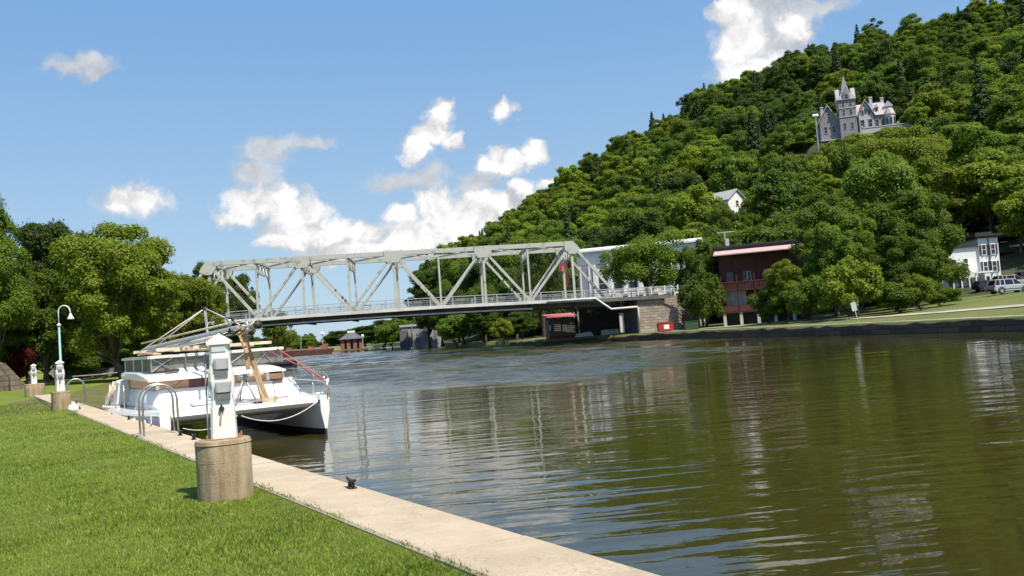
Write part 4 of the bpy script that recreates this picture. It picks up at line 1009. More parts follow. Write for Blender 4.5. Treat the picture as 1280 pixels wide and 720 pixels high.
def barge():
    p = at(372, 443.5, 270); o = thing('work_barge','long rust red work barge moored along the distant left bank','barge',(p.x,p.y,0),rad(12)); RU = mat('barge_rust', (.085,.028,.022), .85, .3, .3); OR = mat('barge_orange', (.26,.11,.055), .8, .2, .5)
    MB().prism([(-11,.1),(-10,-.6),(9,-.6),(11,.9),(11,1.5),(-11,1.5)],'y',0,7).build('hull', RU, o)
    MB().box(-11.1,11.1,-.1,7.1,1.5,1.62).build('deck', mat('barge_deck', (.4,.27,.2), .9, .2, .4), o)
    for x in (-8,-2.5,4,7.5): MB().box(x-.8,x+.8,1,2.5,1.62,2.5).build('cargo_box', OR, o)
    r = MB()
    for i in range(12): r.beam((-10+i*1.8,.1,1.6),(-10+i*1.8,.1,2.7),.09)
    r.beam((-10,.1,2.65),(9.8,.1,2.65),.09); r.build('guard_rail', RU, o)
    MB().tube([(1,3,1.6),(1.3,3,6)],.1,6).build('mast', M_rail, o)
    p = at(400, 442, 262); o = thing('small_barge','short dark red barge section moored at the right end of the long barge','barge',(p.x,p.y,0),rad(6)); 
    MB().prism([(-3.5,.0),(3.3,-.4),(3.8,1.3),(-3.8,1.3)],'y',-3,0).build('hull', mat('barge_dark', (.085,.03,.025), .85, .3, .4), o); MB().box(-3.8,3.8,-3,0,1.31,1.4).build('deck', OR, o); MB().box(1.5,2.6,-2,-1,1.4,2.9).build('winch_house', OR, o)
    p = at(340, 461, 100); o = thing('dark_work_float','black rectangular work float on the water behind the catamaran','float',(p.x,p.y,0),rad(4)); BK = mat('float_black', (.018,.018,.02), .6, .2, 1)
    MB().box(-2.2,2.3,0,3,-.3,1.05).build('float_body', BK, o, bevel=.12)
    MB().beam((-2.2,-.06,.8),(2.3,-.06,.8),.12).build('fender_rail', M_dark, o)
barge()

def mansion():
    base = at(1051, 165, 240); o = thing('gothic_mansion','grey stone gothic mansion with a pointed tower high on the wooded hill','mansion',(base.x,base.y,base.z),rad(-13))
    ST = stone_mat('mansion_stone', (.31,.29,.31), (.25,.235,.255), (.20,.19,.20), .6, 3.2, .01); RF = mat('mansion_slate', (.36,.32,.33), .75, .15, .8); TR = mat('mansion_trim', (.44,.42,.43), .7, .08, 1); SG = mat('spire_slate', (.24,.23,.25), .8, .12, .8)
    def gable_roof(name, x0, x1, y0, y1, z0, z1, m):
        xm = (x0+x1)/2; f = MB(); f.prism([(x0-.4,z0-.25),(xm,z1),(x1+.4,z0-.25),(x1+.4,z0+.1),(xm,z1+.38),(x0-.4,z0+.1)],'y',y0-.45,y1); return f.build(name, m, o)
    tw = 4.4; c = tw/2
    f = MB(); f.box(0,tw,0,tw,-5,8.6); f.build('tower_wall', ST, o)
    f = MB()
    for z in (3.9,6.3,8.5): f.box(-.14,tw+.14,-.14,tw+.14,z,z+.22)
    f.build('tower_band', TR, o)
    f = MB(); e = .35
    f.add([(-e,-e,8.72),(tw+e,-e,8.72),(tw+e,tw+e,8.72),(-e,tw+e,8.72),(1.0,1.0,10.6),(tw-1.0,1.0,10.6),(tw-1.0,tw-1.0,10.6),(1.0,tw-1.0,10.6),(c,c,16.0)],[(0,1,5,4),(1,2,6,5),(2,3,7,6),(3,0,4,7),(4,5,8),(5,6,8),(6,7,8),(7,4,8),(0,3,2,1)]); sp = f.build('spire', SG, o)
    MB().beam((c,c,15.8),(c,c,17.0),.1).build('finial', M_dark, sp)
    for k_, (dx, dy, ax) in enumerate(((c,-.32,'y'),(-.32,c,'x'),(tw-.7,c,'x'))):
        f = MB(); f.prism([(c-.85,8.73),(c+.85,8.73),(c+.85,9.7),(c,12.2),(c-.85,9.7)], ax, dy if ax == 'y' else dx, (dy if ax == 'y' else dx)+1.1); d = f.build('spire_dormer', TR if k_ else ST, o)
        if k_ == 0: MB().box(c-.3,c+.3,-.36,-.325,9.0,10.1).build('dormer_window', M_glass, d)
    for z, h in ((.6,1.7),(4.5,1.4),(6.8,1.2)):
        for x in (1.25,3.1): window(o,x,z,.62,h,0,TR)
    # left wing with a steep front gable
    f = MB(); f.box(-5.0,-.02,1.6,9,-5,3.6); f.prism([(-5.0,3.6),(-.02,3.6),(-2.5,7.7)],'y',1.6,8.5); f.build('left_wing_wall', ST, o)
    gable_roof('left_wing_roof', -5.0, -.45, 1.6, 9, 3.6, 7.9, TR)
    for x, z, w_, h in ((-2.5,4.3,.7,1.5),(-3.6,.4,.8,1.7),(-1.5,.4,.8,1.7)): window(o,x,z,w_,h,1.6,TR)
    f = MB(); f.box(-6.8,-5.02,2.4,8.5,-2.2,-1.9); f.box(-7.0,-5.02,2.2,8.7,-1.9,-1.65); f.build('porch_roof', SG, o)
    for x in (-6.7,-5.9): MB().box(x-.12,x+.12,2.45,2.7,-5,-2.2).build('porch_post', TR, o)
    MB().box(-6.9,-.1,.5,1.55,-1.9,-1.65).build('terrace_ledge', TR, o)
    # right wing: two gables, long bright slate roof, end bay
    f = MB(); f.box(tw,13.6,.8,10,-5,3.6); f.build('wing_wall', ST, o)
    f = MB(); f.add([(tw-.2,.35,3.6),(14.0,.35,3.6),(14.0,10.4,3.6),(tw-.2,10.4,3.6),(tw+1,5.4,8.0),(12.4,5.4,8.0)],[(0,1,5,4),(1,2,5),(2,3,4,5),(3,0,4),(0,3,2,1)]); f.build('wing_roof', RF, o)
    f = MB(); f.box(tw+.5,8.6,-.3,.8,-5,3.6); f.prism([(tw+.5,3.6),(8.6,3.6),(6.75,7.6)],'y',-.3,4.0); f.build('gable_wall', TR, o)
    gable_roof('gable_roof', tw+.5, 8.6, -.3, 4.6, 3.6, 7.8, RF)
    for x in (5.9,6.75,7.6): window(o,x,3.9 if x != 6.75 else 4.3,.5,1.2,-.3,SG)
    for x in (5.7,7.7): window(o,x,.5,.95,2.0,-.3,TR)
    for x in (9.6,11.2): window(o,x,.6,.8,1.8,.8,TR)
    f = MB(); f.lathe([(1.35,-5),(1.35,3.2),(1.5,3.2),(1.5,3.5),(.9,4.9),(.05,5.2)],(12.9,.6,0),8); f.build('bay', TR, o)
    for a_ in (-.8,0,.8): MB().box(-.28,.28,-.06,0,.6,2.4,Matrix.Translation((12.9+1.3*math.sin(a_),.6-1.3*math.cos(a_),0)) @ Matrix.Rotation(a_,4,'Z')).build('bay_window', M_glass, o)
    f = MB(); f.box(11.9,14.1,2.2,5.0,3.7,6.0); f.prism([(11.7,6.0),(14.3,6.0),(13.0,7.5)],'y',2.0,5.4); d = f.build('dormer', TR, o); MB().box(12.6,13.4,2.13,2.18,4.1,5.6).build('dormer_window', M_glass, d)
    f = MB(); f.box(9.3,10.4,1.7,4.0,4.6,5.9); f.prism([(9.15,5.9),(10.55,5.9),(9.85,6.9)],'y',1.5,4.2); d = f.build('dormer', TR, o); MB().box(9.55,10.15,1.63,1.68,4.8,5.8).build('dormer_window', M_glass, d)
    for (x,y,z) in ((8.9,3.6,9.4),(12.2,5.6,9.3),(-3.6,6.6,8.8)): MB().box(x-.4,x+.4,y-.35,y+.35,4.5,z).box(x-.5,x+.5,y-.45,y+.45,z-.35,z-.15).build('chimney', TR, o)
    t = MB(); t.box(5,18.5,-3.4,-3.0,-5,-.4); t.box(4.8,18.7,-3.5,-2.9,-.4,-.15); t.build('terrace_wall', TR, o)
    for x in (5,9.5,14,18.4): MB().box(x-.25,x+.25,-3.55,-2.85,-.15,.4).build('terrace_pier', TR, o)
    l = at(1023, 186, 228); k2 = 228/FPX; q = thing('hilltop_lamp','tall pole with white floodlight heads left of the mansion','lamp post',(l.x,l.y,l.z),0)
    MB().tube([(0,0,-3),(0,0,42*k2)],.14,6).build('pole', M_rail, q); 
    for x in (-.45,.35): MB().box(x-.38,x+.38,-.3,.3,41*k2,41*k2+.65).build('lamp_head', M_white, q, bevel=.08)
mansion()

# left bank building behind the trees, stone ramp
def left_stuff():
    p = at(120, 470, 93); o = thing('park_building','low grey block building in deep shade behind the left bank trees','building',(p.x,p.y,.9),rad(6)); GM = mat('block_wall', (.17,.165,.16), .9, .25, .7)
    MB().box(-4.2,8,0,6,0,2.35).build('wall', GM, o); MB().box(-4.4,8.2,-.4,6.3,2.35,2.6).build('roof', M_dark, o); MB().box(-2.4,-1.4,-.05,-.01,0,2).build('door', M_dark, o)
    for x in (1,3.4,5.8): MB().box(x-.5,x+.5,-.05,-.01,1.0,1.8).build('window', M_glass, o)
    p = at(-26, 481, 62); o = thing('stone_ramp','sloping tan stone retaining wall with a dark rail at the left edge of the photo','retaining wall',(p.x,p.y,.85),rad(8))
    MB().prism([(-4,0),(2.2,0),(.6,2.0),(-4,3.9)],'y',0,3).build('stone_wall', stone_mat('ramp_stone', (.16,.125,.09), (.10,.08,.06), (.05,.04,.03)), o)
    r = MB(); r.tube([(-4,-.05,4.9),(.6,-.05,3.0),(2.0,-.05,1.0),(2.0,-.05,.1)],.04,6)
    for x,z in ((-3,3.4),(-1.5,2.8),(0,2.2)): r.tube([(x,-.05,z),(x,-.05,z+1.1)],.03,5)
    r.build('handrail', M_dark, o)
    for i,(cx,cy,w) in enumerate(((112,475,3.0),(150,471,3.2))):
        q = at(cx,cy,84 if i else 80); b = thing('park_bench', ['flat pale bench on the lawn edge left of the second bench','flat pale bench on the lawn edge nearer the catamaran stern'][i],'bench',(q.x,q.y,.9),rad(5))
        MB().box(-w/2,w/2,0,.5,.42,.5).build('seat', M_rail, b)
        for x in (-w/2+.3,w/2-.3): MB().box(x-.06,x+.06,.05,.45,0,.42).build('leg', M_dark, b)
left_stuff()

# ------------------------------------------------------------------ far bank furniture and cars
def dumpster():
    q = at(833, 412, 121); o = thing('red_dumpster','red metal dumpster with a white panel on the grass below the abutment','dumpster',(q.x,q.y,height(q.x,q.y)),rad(4)); RD = mat('dumpster_red', (.42,.025,.02), .5, .15, 2)
    MB().prism([(-.95,.1),(.95,.1),(1.05,1.15),(-1.05,1.15)],'y',0,1.3).build('bin', RD, o, bevel=.03); MB().prism([(-.05,1.16),(1.4,1.30),(1.4,1.36),(-.05,1.22)],'x',-1.08,1.08).build('lid', mat('dumpster_lid', (.22,.02,.02), .5, .15, 2), o)
    MB().box(-.32,.42,-.035,-.01,.35,.95).build('panel', M_white, o)
    for x in (-1.08,1.02): MB().box(x,x+.08,.2,1.0,.75,.9).build('lift_bracket', M_dark, o)
    q = at(864, 398, 118); o = thing('green_utility_box','low dark green utility box beside the bushes on the bank','utility box',(q.x,q.y,height(q.x,q.y)),0); GB = mat('utility_green', (.03,.07,.03), .6, .2, 3)
    MB().box(-.9,.9,0,.9,.05,1.1).build('case', GB, o, bevel=.05); MB().box(-.95,.95,-.05,.95,1.1,1.18).build('lid', GB, o, bevel=.02)
dumpster()
def bank_sign():
    b = atz(1072.5, 400, 1.0); q = at(1072.5, 401, 82); o = thing('leaning_sign','small pale rectangular sign on a leaning post at the far water edge','sign',(q.x,q.y,height(q.x,q.y)),0); k = 82/FPX; o.rotation_euler = (0, rad(-9), 0)
    MB().beam((0,0,-.2),(0,0,1.9),.07).build('post', M_rail, o); MB().box(-.27,.2,-.06,-.036,1.15,1.95).build('sign_board', mat('sign_face', (.52,.54,.52), .5, .08, 2), o)
bank_sign()

M_tyre = mat('tyre', (.02,.02,.02), .8, .2, 9); M_carglass = mat('car_glass', (.015,.018,.02), .05, .2, 2); M_chrome = mat('chrome', (.6,.6,.6), .25, .1, 9, metal=.9)
def car(name, label, loc, rz, paint, H=1.75, L=4.7):
    o = thing(name, label, 'car', loc, rz); W = .92; k = H/1.75
    # side profile, rear at -x; lower body lofted across y with tumblehome
    low = [(-L/2,.55),(-L/2+.05,.38),(-1.85,.30),(1.75,.30),(L/2-.05,.36),(L/2,.62),(L/2-.05,.86),(1.15,1.05),(-L/2+.05,1.06)]
    f = MB(); n = len(low)
    ys = [(-W,.94),(-W+.10,1.0),(W-.10,1.0),(W,.94)]
    vs = [(x*s, y, .3+(z-.3)*(s if z > .6 else 1)) for y, s in ys for x, z in low]
    fs = [tuple(range(n)), tuple(range(3*n,4*n))[::-1]]+[(j*n+i, j*n+n+i, j*n+n+(i+1)%n, j*n+(i+1)%n) for j in range(3) for i in range(n)]
    f.add([(x,y,z*k) for x,y,z in vs], fs); body = f.build('body', paint, o, bevel=.04)
    # cabin
    top = [(-L/2+.12,1.05),(1.12,1.05),(.35,1.66),(-L/2+.42,1.68)]
    f = MB(); vs = [(x,y,z*k) for y, q in ((-W+.06,0),(W-.06,0)) for x,z in top]
    vs = [((x), (y*(.80 if z > 1.2*k else 1)), z) for x,y,z in vs]; f.add(vs,[(0,1,2,3),(7,6,5,4),(0,4,5,1),(1,5,6,2),(2,6,7,3),(3,7,4,0)]); f.build('cabin_glass', M_carglass, o)
    MB().prism([(-L/2+.36,1.66*k),(.42,1.63*k),(.32,1.73*k),(-L/2+.45,1.75*k)],'y',-W*.78,W*.78).build('roof', paint, o, bevel=.03)
    for x0,x1,xx in ((1.14,.38,0),(.1,.06,0),(-.98,-.95,0),(-1.55,-1.45,0),(-L/2+.12,-L/2+.42,0)):
        for s in (-1,1): MB().beam((x0,s*(W-.045),1.06*k),(x1,s*(W-.06)*.815,1.67*k),.09 if x0 != -1.55 else .12,.05).build('pillar', paint, o)
    for x in (-1.45,1.42):
        for s in (-1,1):
            w = MB(); w.tube([(x,s*(W-.20),.36),(x,s*(W+.01),.36)],.37,20); wh = w.build('wheel', M_tyre, o, False)
            MB().tube([(x,s*(W-.02),.36),(x,s*(W+.03),.36)],.22,14).build('rim', M_chrome, wh)
            a = MB(); a.tube([(x+.45*math.cos(t),s*(W+.004),.36+.45*math.sin(t)) for t in [math.pi*i/10 for i in range(11)]],.035,5); a.build('wheel_arch', M_dark, o)
    MB().box(-L/2-.03,-L/2+.1,-W+.1,W-.1,.38*k,.58*k).build('rear_bumper', M_dark, o, bevel=.02); MB().box(L/2-.1,L/2+.03,-W+.1,W-.1,.38*k,.58*k).build('front_bumper', M_dark, o, bevel=.02)
    MB().box(-1.9,1.9,-W-.025,-W+.01,.5,.58).build('side_moulding', M_dark, o)
    for s in (-1,1):
        MB().box(-L/2-.01,-L/2+.12,s*(W-.12)-.08,s*(W-.12)+.08,.8*k,1.02*k).build('tail_light', mat('tail_red', (.3,.01,.01), .3, .1, 5), o)
        MB().box(L/2-.14,L/2,s*(W-.2)-.14,s*(W-.2)+.14,.66*k,.8*k).build('headlight', M_white, o)
    for s in (-1,1): MB().beam((-1.6,s*.6,1.79*k),(.2,s*.6,1.78*k),.04).build('roof_rail', M_dark, o)
    return o
def cars():
    S = mat('silver_paint', (.50,.52,.56), .3, .05, 2, metal=.3, coat=.6); Wp = mat('beige_paint', (.42,.38,.31), .4, .05, 2, coat=.5); Dk = mat('dark_blue_paint', (.025,.03,.05), .35, .1, 2, coat=.5); RDp = mat('dark_car_paint', (.05,.03,.03), .35, .1, 2, coat=.5)
    q = at(1262, 366, 107); car('parked_car','silver station wagon parked on the grass, nearest of the parked cars',(q.x,q.y,height(q.x,q.y)),rad(2),S)
    q = at(1264, 350, 119); car('parked_car','beige wagon half hidden behind the silver station wagon',(q.x,q.y,height(q.x,q.y)),rad(-2),Wp,1.85)
    q = at(1238, 350, 124); car('parked_car','dark blue car at the foot of the white house, left of the beige wagon',(q.x,q.y,height(q.x,q.y)),rad(5),Dk,1.45)
    q = at(1290, 348, 124); car('parked_car','black car at the right edge behind the beige wagon',(q.x,q.y,height(q.x,q.y)),rad(5),RDp,1.7)
cars()

# ------------------------------------------------------------------ dock furniture
M_ped = mat('pedestal_white', (.80,.765,.72), .45, .06, 6); M_pgrey = mat('pedestal_grey', (.33,.34,.35), .5, .1, 8); M_rusty = mat('rusty_plate', (.30,.15,.07), .8, .3, 20)
def drum(label, x, y, rad_=.295, h=.66, seam=False):
    o = thing('concrete_drum', label, 'concrete base', (x,y,.89), random.uniform(0,6))
    f = MB(); f.lathe([(rad_*1.0,-.1),(rad_*1.0,0.02),(rad_*1.01,h*.2),(rad_*1.0,h*.5),(rad_*1.015,h-.03),(rad_*.98,h-.005),(rad_*.9,h)],n=48); ob = f.build('drum_body', M_drum, o, True)
    ob.data.polygons.foreach_set('use_smooth',[True]*len(ob.data.polygons)); e = ob.modifiers.new('es','EDGE_SPLIT'); e.split_angle = rad(50)
    r = MB(); n = 40; rr = rad_*1.02
    r.tube([(rr*math.cos(t)*.995,rr*math.sin(t)*.995,h-.045) for t in [2*math.pi*k_/n for k_ in range(n+1)]],.008,6,False); r.build('top_band', M_drum, o, True)
    for z in (h*.33,h*.64):
        r = MB(); r.tube([(rr*math.cos(t)*.977,rr*math.sin(t)*.977,z) for t in [2*math.pi*k_/n for k_ in range(n+1)]],.005,5,False); r.build('form_line', M_drum, o, True)
    if seam: MB().box(rad_-.01,rad_+.015,-.02,.02,0,h).build('seam', M_dark, o)
    return o
def pedestal(label, x, y, rz, h=1.16, z=1.55):
    o = thing('power_pedestal', label, 'power pedestal', (x,y,z), rz)
    # tapered body with a shouldered waist; front faces -y
    secs = [(0,.135,.115),(.10,.132,.112),(.34,.126,.105),(.43,.113,.098),(.56,.113,.10),(.64,.128,.108),(.74,.126,.108),(.82,.108,.10),(.95,.104,.095),(1.045,.104,.095)]
    vs = []; 
    for zz, w, d in secs:
        c = .028; zz *= h/1.16
        vs += [(-w+c,-d,zz),(w-c,-d,zz),(w,-d+c,zz),(w,d-c,zz),(w-c,d,zz),(-w+c,d,zz),(-w,d-c,zz),(-w,-d+c,zz)]
    n = 8; fs = [tuple(range(n))[::-1], tuple(range((len(secs)-1)*n,len(secs)*n))]+[(i*n+j,i*n+(j+1)%n,(i+1)*n+(j+1)%n,(i+1)*n+j) for i in range(len(secs)-1) for j in range(n)]
    f = MB().add(vs,fs); f.build('body', M_ped, o)
    f = MB(); t = 1.045*h/1.16; w, d = .128,.118
    f.add([(-w,-d,t),(w,-d,t),(w,d,t),(-w,d,t),(-w,-d,t+.035),(w,-d,t+.035),(w,d,t+.035),(-w,d,t+.035),(0,-.01,t+.125),(0,.01,t+.125)],[(0,3,2,1),(0,1,5,4),(1,2,6,5),(2,3,7,6),(3,0,4,7),(4,5,8),(5,6,9,8),(6,7,9),(7,4,8,9)]); f.build('cap', M_ped, o)
    MB().box(-.075,.075,-.104,-.097,.965,1.03).build('lamp_lens', mat('lens', (.55,.57,.56), .3, .05, 5), o)
    def recp(x0,z0,ww,hh,y0):
        f = MB(); f.prism([(y0,z0),(y0-.045,z0+.015),(y0-.045,z0+hh*.93),(y0,z0+hh)],'x',x0-ww/2,x0+ww/2); r = f.build('socket_cover', M_pgrey, o, bevel=.008)
        g = MB(); g.box(x0-ww*.36,x0+ww*.36,y0-.052,y0-.046,z0+hh*.12,z0+hh*.8); g.build('flap', mat('flap_grey', (.40,.41,.42), .5, .08, 8), r)
        MB().prism([(y0,z0-.07),(y0-.03,z0-.065),(y0-.044,z0-.002),(y0,z0-.002)],'x',x0-ww*.42,x0+ww*.42).build('cover_lip', mat('lip_grey', (.24,.25,.26), .5, .1, 8), r)
    recp(.02,.755,.155,.145,-.097); recp(.03,.50,.165,.135,-.103)
    f = MB(); f.tube([(.0,-.10,.335),(.0,-.135,.335)],.028,14); f.tube([(.0,-.12,.335),(.0,-.13,.38)],.012,6); f.build('valve_knob', M_dark, o)
    MB().tube([(.0,-.118,.31),(-.012,-.125,.24),(-.02,-.118,.17)],.010,6).build('spigot', mat('spigot_grey', (.35,.36,.36), .4, .1, 6), o)
    # side shoulder housings
    for s in (-1,1):
        f = MB(); f.prism([(s*.09,.44),(s*.128,.50),(s*.138,.62),(s*.13,.74),(s*.09,.82)],'y',-.06,.06); f.build('side_housing', M_ped, o)
    MB().box(-.18,.18,-.15,.15,-.012,.010).build('base_plate', M_rusty, o)
    for sx in (-.17,.17):
        for sy in (-.12,.12): MB().tube([(sx,sy,.01),(sx,sy,.055)],.011,6).build('anchor_bolt', M_rusty, o)
    MB().tube([(-.165,.0,0),(-.168,0,.45),(-.16,0,.95)],.012,6).build('conduit', M_pgrey, o)
    return o
P1 = atz(283, 627, .9); P1 = Vector((P1.x*1.03, P1.y*1.03, 0))
drum('large tan concrete drum in the lawn, nearest the camera, under a white pedestal', P1.x, P1.y)
pedestal('white power pedestal nearest the camera with two grey socket covers', P1.x+.02, P1.y, rad(12))
P2 = atz(72, 513, .9); P2 = P2*1.0; drum('middle concrete drum with a dark seam beside the far ladder hoop', P2.x, P2.y+.3, .31, .66, True)
pedestal('middle white power pedestal in front of the lamp post', P2.x, P2.y+.3, rad(18), 1.1)
P3 = atz(40, 495, .9); drum('farthest and smallest concrete drum on the lawn', P3.x, P3.y+.3, .5, .66)
pedestal('farthest white power pedestal at the far end of the lawn', P3.x, P3.y+.3, rad(18), 1.08)

def lamp():
    q = atz(78, 499, .9); k = 1; Y = 41.0; q = at(78, 498, Y); o = thing('street_lamp','teal gooseneck street lamp standing behind the middle pedestal','street lamp',(q.x,q.y,.9),rad(0)); TL = mat('teal_paint', (.22,.42,.44), .5, .1, 4)
    top = at(75,381,Y).z-.9; r = .33
    f = MB(); f.tube([(0,0,0),(0,0,.25),(0,0,.26),(0,0,top-.95)],[.10,.10,.055,.045],12); f.build('pole', TL, o, True)
    f = MB(); f.lathe([(.05,top-1.0),(.085,top-.97),(.085,top-.9),(.03,top-.86)],n=12); f.build('collar', mat('lamp_white', (.7,.74,.74), .5, .05, 3), o, True)
    f = MB(); pts = [(0,0,top-.9),(0,0,top-.32)]+[(.27-.27*math.cos(a),0,top-.32+.27*math.sin(a)) for a in [math.pi*i/10 for i in range(1,11)]]+[(.56,0,top-.45)]
    f.tube(pts,.028,8); f.build('gooseneck', mat('lamp_white', (1,1,1)), o, True)
    f = MB(); f.lathe([(.03,top-.42),(.06,top-.48),(.075,top-.54),(.15,top-.66),(.155,top-.70),(.09,top-.69)],(.56,0,0),16); f.build('lamp_shade', mat('lamp_white', (1,1,1)), o, True)
lamp()

def hoops(label, u0, u1, s0, gap, h, tr=.022):
    o = thing('ladder_rail', label, 'ladder rail', D(u0, s0, .93), DYAW); w = u1-u0; r = w/2
    for k in range(2):
        y = k*gap; pts = [(0,y,0),(.0,y,h-r)]+[(r-r*math.cos(a),y,h-r+r*math.sin(a)) for a in [math.pi*i/14 for i in range(1,14)]]+[(w,y,h-r),(w,y,0)]
        f = MB(); f.tube(pts,tr,10); f.build('hoop', mat('brushed_steel', (.42,.42,.41), .35, .12, 20, metal=.75), o, True)
        for x in (0,w): f = MB(); f.lathe([(.06,.0),(.06,.012),(.03,.02)],(x,y,0),12); f.build('foot_plate', M_rail, o)
    return o
hoops('near pair of steel ladder hoops on the dock between the pedestals', -.70,-.04, 14.6, .45, 1.02)
hoops('far pair of steel ladder hoops on the dock beyond the rope bundle', -.62,-.06, 31.8, .42, 1.0)

def cleat(label, u, s, L=.30, rz=0.0):
    o = thing('mooring_cleat', label, 'cleat', D(u,s,.932), DYAW+math.pi/2+rz); IR = mat('cast_iron', (.035,.033,.032), .6, .3, 15)
    MB().box(-.075,.075,-.04,.04,0,.018).build('base', IR, o, bevel=.006)
    f = MB(); f.tube([(-.05,0,.01),(-.045,0,.075)],[.024,.018],8); f.tube([(.05,0,.01),(.045,0,.075)],[.024,.018],8); f.build('legs', IR, o, True)
    f = MB(); f.tube([(-L/2,0,.105),(-L/3,0,.088),(0,0,.078),(L/3,0,.088),(L/2,0,.105)],[.010,.018,.022,.018,.010],8); f.build('horn', IR, o, True)
c_ = atz(430,612,.93)
def us(p): v = Vector((p.x-.68,p.y-5.75)); return v.x*.852+v.y*.523, v.x*-.523+v.y*.852
u_, s_ = us(c_); cleat('black iron cleat alone on the dock edge right of the nearest drum', -.12, s_, .27)
for lb, px, py in (('black cleat on the dock just behind the nearest drum',241,550),('black cleat with a rope at the right foot of the near ladder hoops',222,545),('black cleat at the left of the near ladder hoops beside the boat',158,525),('black cleat by the far ladder hoops',98,504)):
    u_, s_ = us(atz(px,py,.93)); cleat(lb, -.13, s_, .28)
q = us(atz(92,517,.93)); o = thing('mooring_ball','white ball fender lying on the grass edge beside the middle drum','fender',D(q[0]-.0,q[1],.93),.4)
f = MB(); f.lathe([(.01,.0),(.10,.03),(.16,.11),(.165,.17),(.12,.27),(.05,.31),(.02,.34)],n=16); f.build('ball', M_ped, o, True); MB().tube([(.16,0,.16),(.20,0,.17)],.05,10).build('end_cap', M_dark, o)

# ------------------------------------------------------------------ catamaran
def catamaran():
    U0_, S0 = 2.72, 19.7
    o = thing('catamaran','white catamaran with lowered mast and timber props moored beside the dock','boat',D(U0_,S0,0),DYAW)
    G = mat('gelcoat', (.78,.77,.74), .28, .04, 1.2, coat=.4); Gd = mat('gelcoat_dull', (.62,.61,.59), .5, .1, 1.5); AF = mat('antifouling', (.02,.02,.024), .7, .2, 4); WD = mat('timber', (.50,.31,.16), .8, .25, 6); WP = mat('pale_timber', (.58,.50,.38), .8, .2, 6)
    SS = mat('stainless', (.6,.6,.6), .25, .05, 9, metal=.8); RP = mat('rope_white', (.60,.56,.50), .9, .15, 30); CV = mat('peach_canvas', (.55,.34,.22), .85, .15, 5); SM = mat('mast_alloy', (.42,.42,.41), .45, .15, 5, metal=.4); RDR = mat('red_rope', (.55,.13,.10), .8, .1, 20); BR = mat('brown_cover', (.11,.05,.045), .8, .3, 5)
    # clear vinyl
    V = bpy.data.materials.new('clear_vinyl'); V.use_nodes = True; nt = V.node_tree; nt.nodes.clear(); N = NT(nt)
    tr = N.n('ShaderNodeBsdfTransparent'); tr.inputs[0].default_value = (.72,.72,.70,1); gl = N.n('ShaderNodeBsdfPrincipled'); gl.inputs['Base Color'].default_value = (.45,.44,.42,1); gl.inputs['Roughness'].default_value = .12
    mx = N.n('ShaderNodeMixShader'); mx.inputs[0].default_value = .35; N.link(tr.outputs[0],mx.inputs[1]); N.link(gl.outputs[0],mx.inputs[2]); ou = N.n('ShaderNodeOutputMaterial'); N.link(mx.outputs[0],ou.inputs[0])
    def loft(secs, name, m, par, smooth=True, split=35):
        n = len(secs[0]); vs = [p for s in secs for p in s]; fs = [(i*n+j,(i+1)*n+j,(i+1)*n+(j+1)%n,i*n+(j+1)%n) for i in range(len(secs)-1) for j in range(n)]
        fs += [tuple(range(n)), tuple((len(secs)-1)*n+j for j in range(n))[::-1]]
        ob = MB().add(vs,fs).build(name,m,par,smooth)
        if smooth: e = ob.modifiers.new('es','EDGE_SPLIT'); e.split_angle = rad(split)
        return ob
    T = [0,.12,.5,1.2,2.4,4.2,6.2,7.8,8.6,8.9]
    def hull_par(y):
        k = min(1, y/3.2); k = 1-(1-k)**2.0; wd = .13+.41*k; wl = .03+.35*k
        sh = 1.10-.10*min(1,y/5)+(-.35*max(0,(y-7.6)/1.3)); return wd, wl, sh
    for s in (-1, 1):
        cx = s*2.13; secs = []; low = []; boot = []
        for y in T:
            wd, wl, sh = hull_par(y); yy = y
            secs.append([(cx-wd,yy,sh-.06),(cx-wd*.86,yy,sh),(cx+wd*.86,yy,sh),(cx+wd,yy,sh-.06),(cx+wd*1.0,yy,sh*.62),(cx+wl*1.05,yy,.17),(cx-wl*1.05,yy,.17),(cx-wd*1.0,yy,sh*.62)])
            yb = y+.02
            low.append([(cx-wl*1.05,yb,.169),(cx+wl*1.05,yb,.169),(cx+wl*.98,yb,-.05),(cx+wl*.4,yb,-.45),(cx-wl*.4,yb,-.45),(cx-wl*.98,yb,-.05)])
        h = loft(secs,'hull',G,o); loft(low,'hull_bottom',AF,h)
        # rub rail
        r = MB()
        for side in (-1,1):
            r.tube([(cx+side*(hull_par(y)[0]+.012),y,hull_par(y)[2]-.10) for y in T],.022,6)
        r.build('rub_rail', Gd, h)
        st = MB(); st.box(cx-.42,cx+.42,8.88,9.5,.25,.45); st.box(cx-.42,cx+.42,8.88,9.2,.45,.62); st.build('stern_step', G, h, bevel=.03)
    # bridgedeck with rounded front lip, foredeck rising to the cabin
    secs = []
    for x in [-2.08,-1.3,-.6,0,.6,1.3,2.08]:
        c = .07*(1-(x/2.08)**2)
        secs.append([(x,.30,.80),(x,.12,.84),(x,.06,.93),(x,.10,1.01+c*.3),(x,.9,1.09+c),(x,2.2,1.20+c),(x,8.5,1.12),(x,8.6,.7),(x,2.5,.58),(x,1.2,.66)])
    loft(secs,'bridgedeck',G,o,True,50)
    # deckhouse
    secs = []
    for y, x0, x1, z1 in ((2.0,-1.95,1.30,1.56),(2.12,-2.05,1.40,1.60),(6.6,-2.05,1.75,1.60),(6.9,-1.9,1.6,1.58)):
        secs.append([(x0-.04,y,1.0),(x0,y,1.2),(x0+.06,y,z1-.04),(x0+.14,y,z1),(x1-.14,y,z1),(x1-.06,y,z1-.04),(x1,y,1.2),(x1+.04,y,1.0)])
    loft(secs,'deckhouse',G,o,True,60)
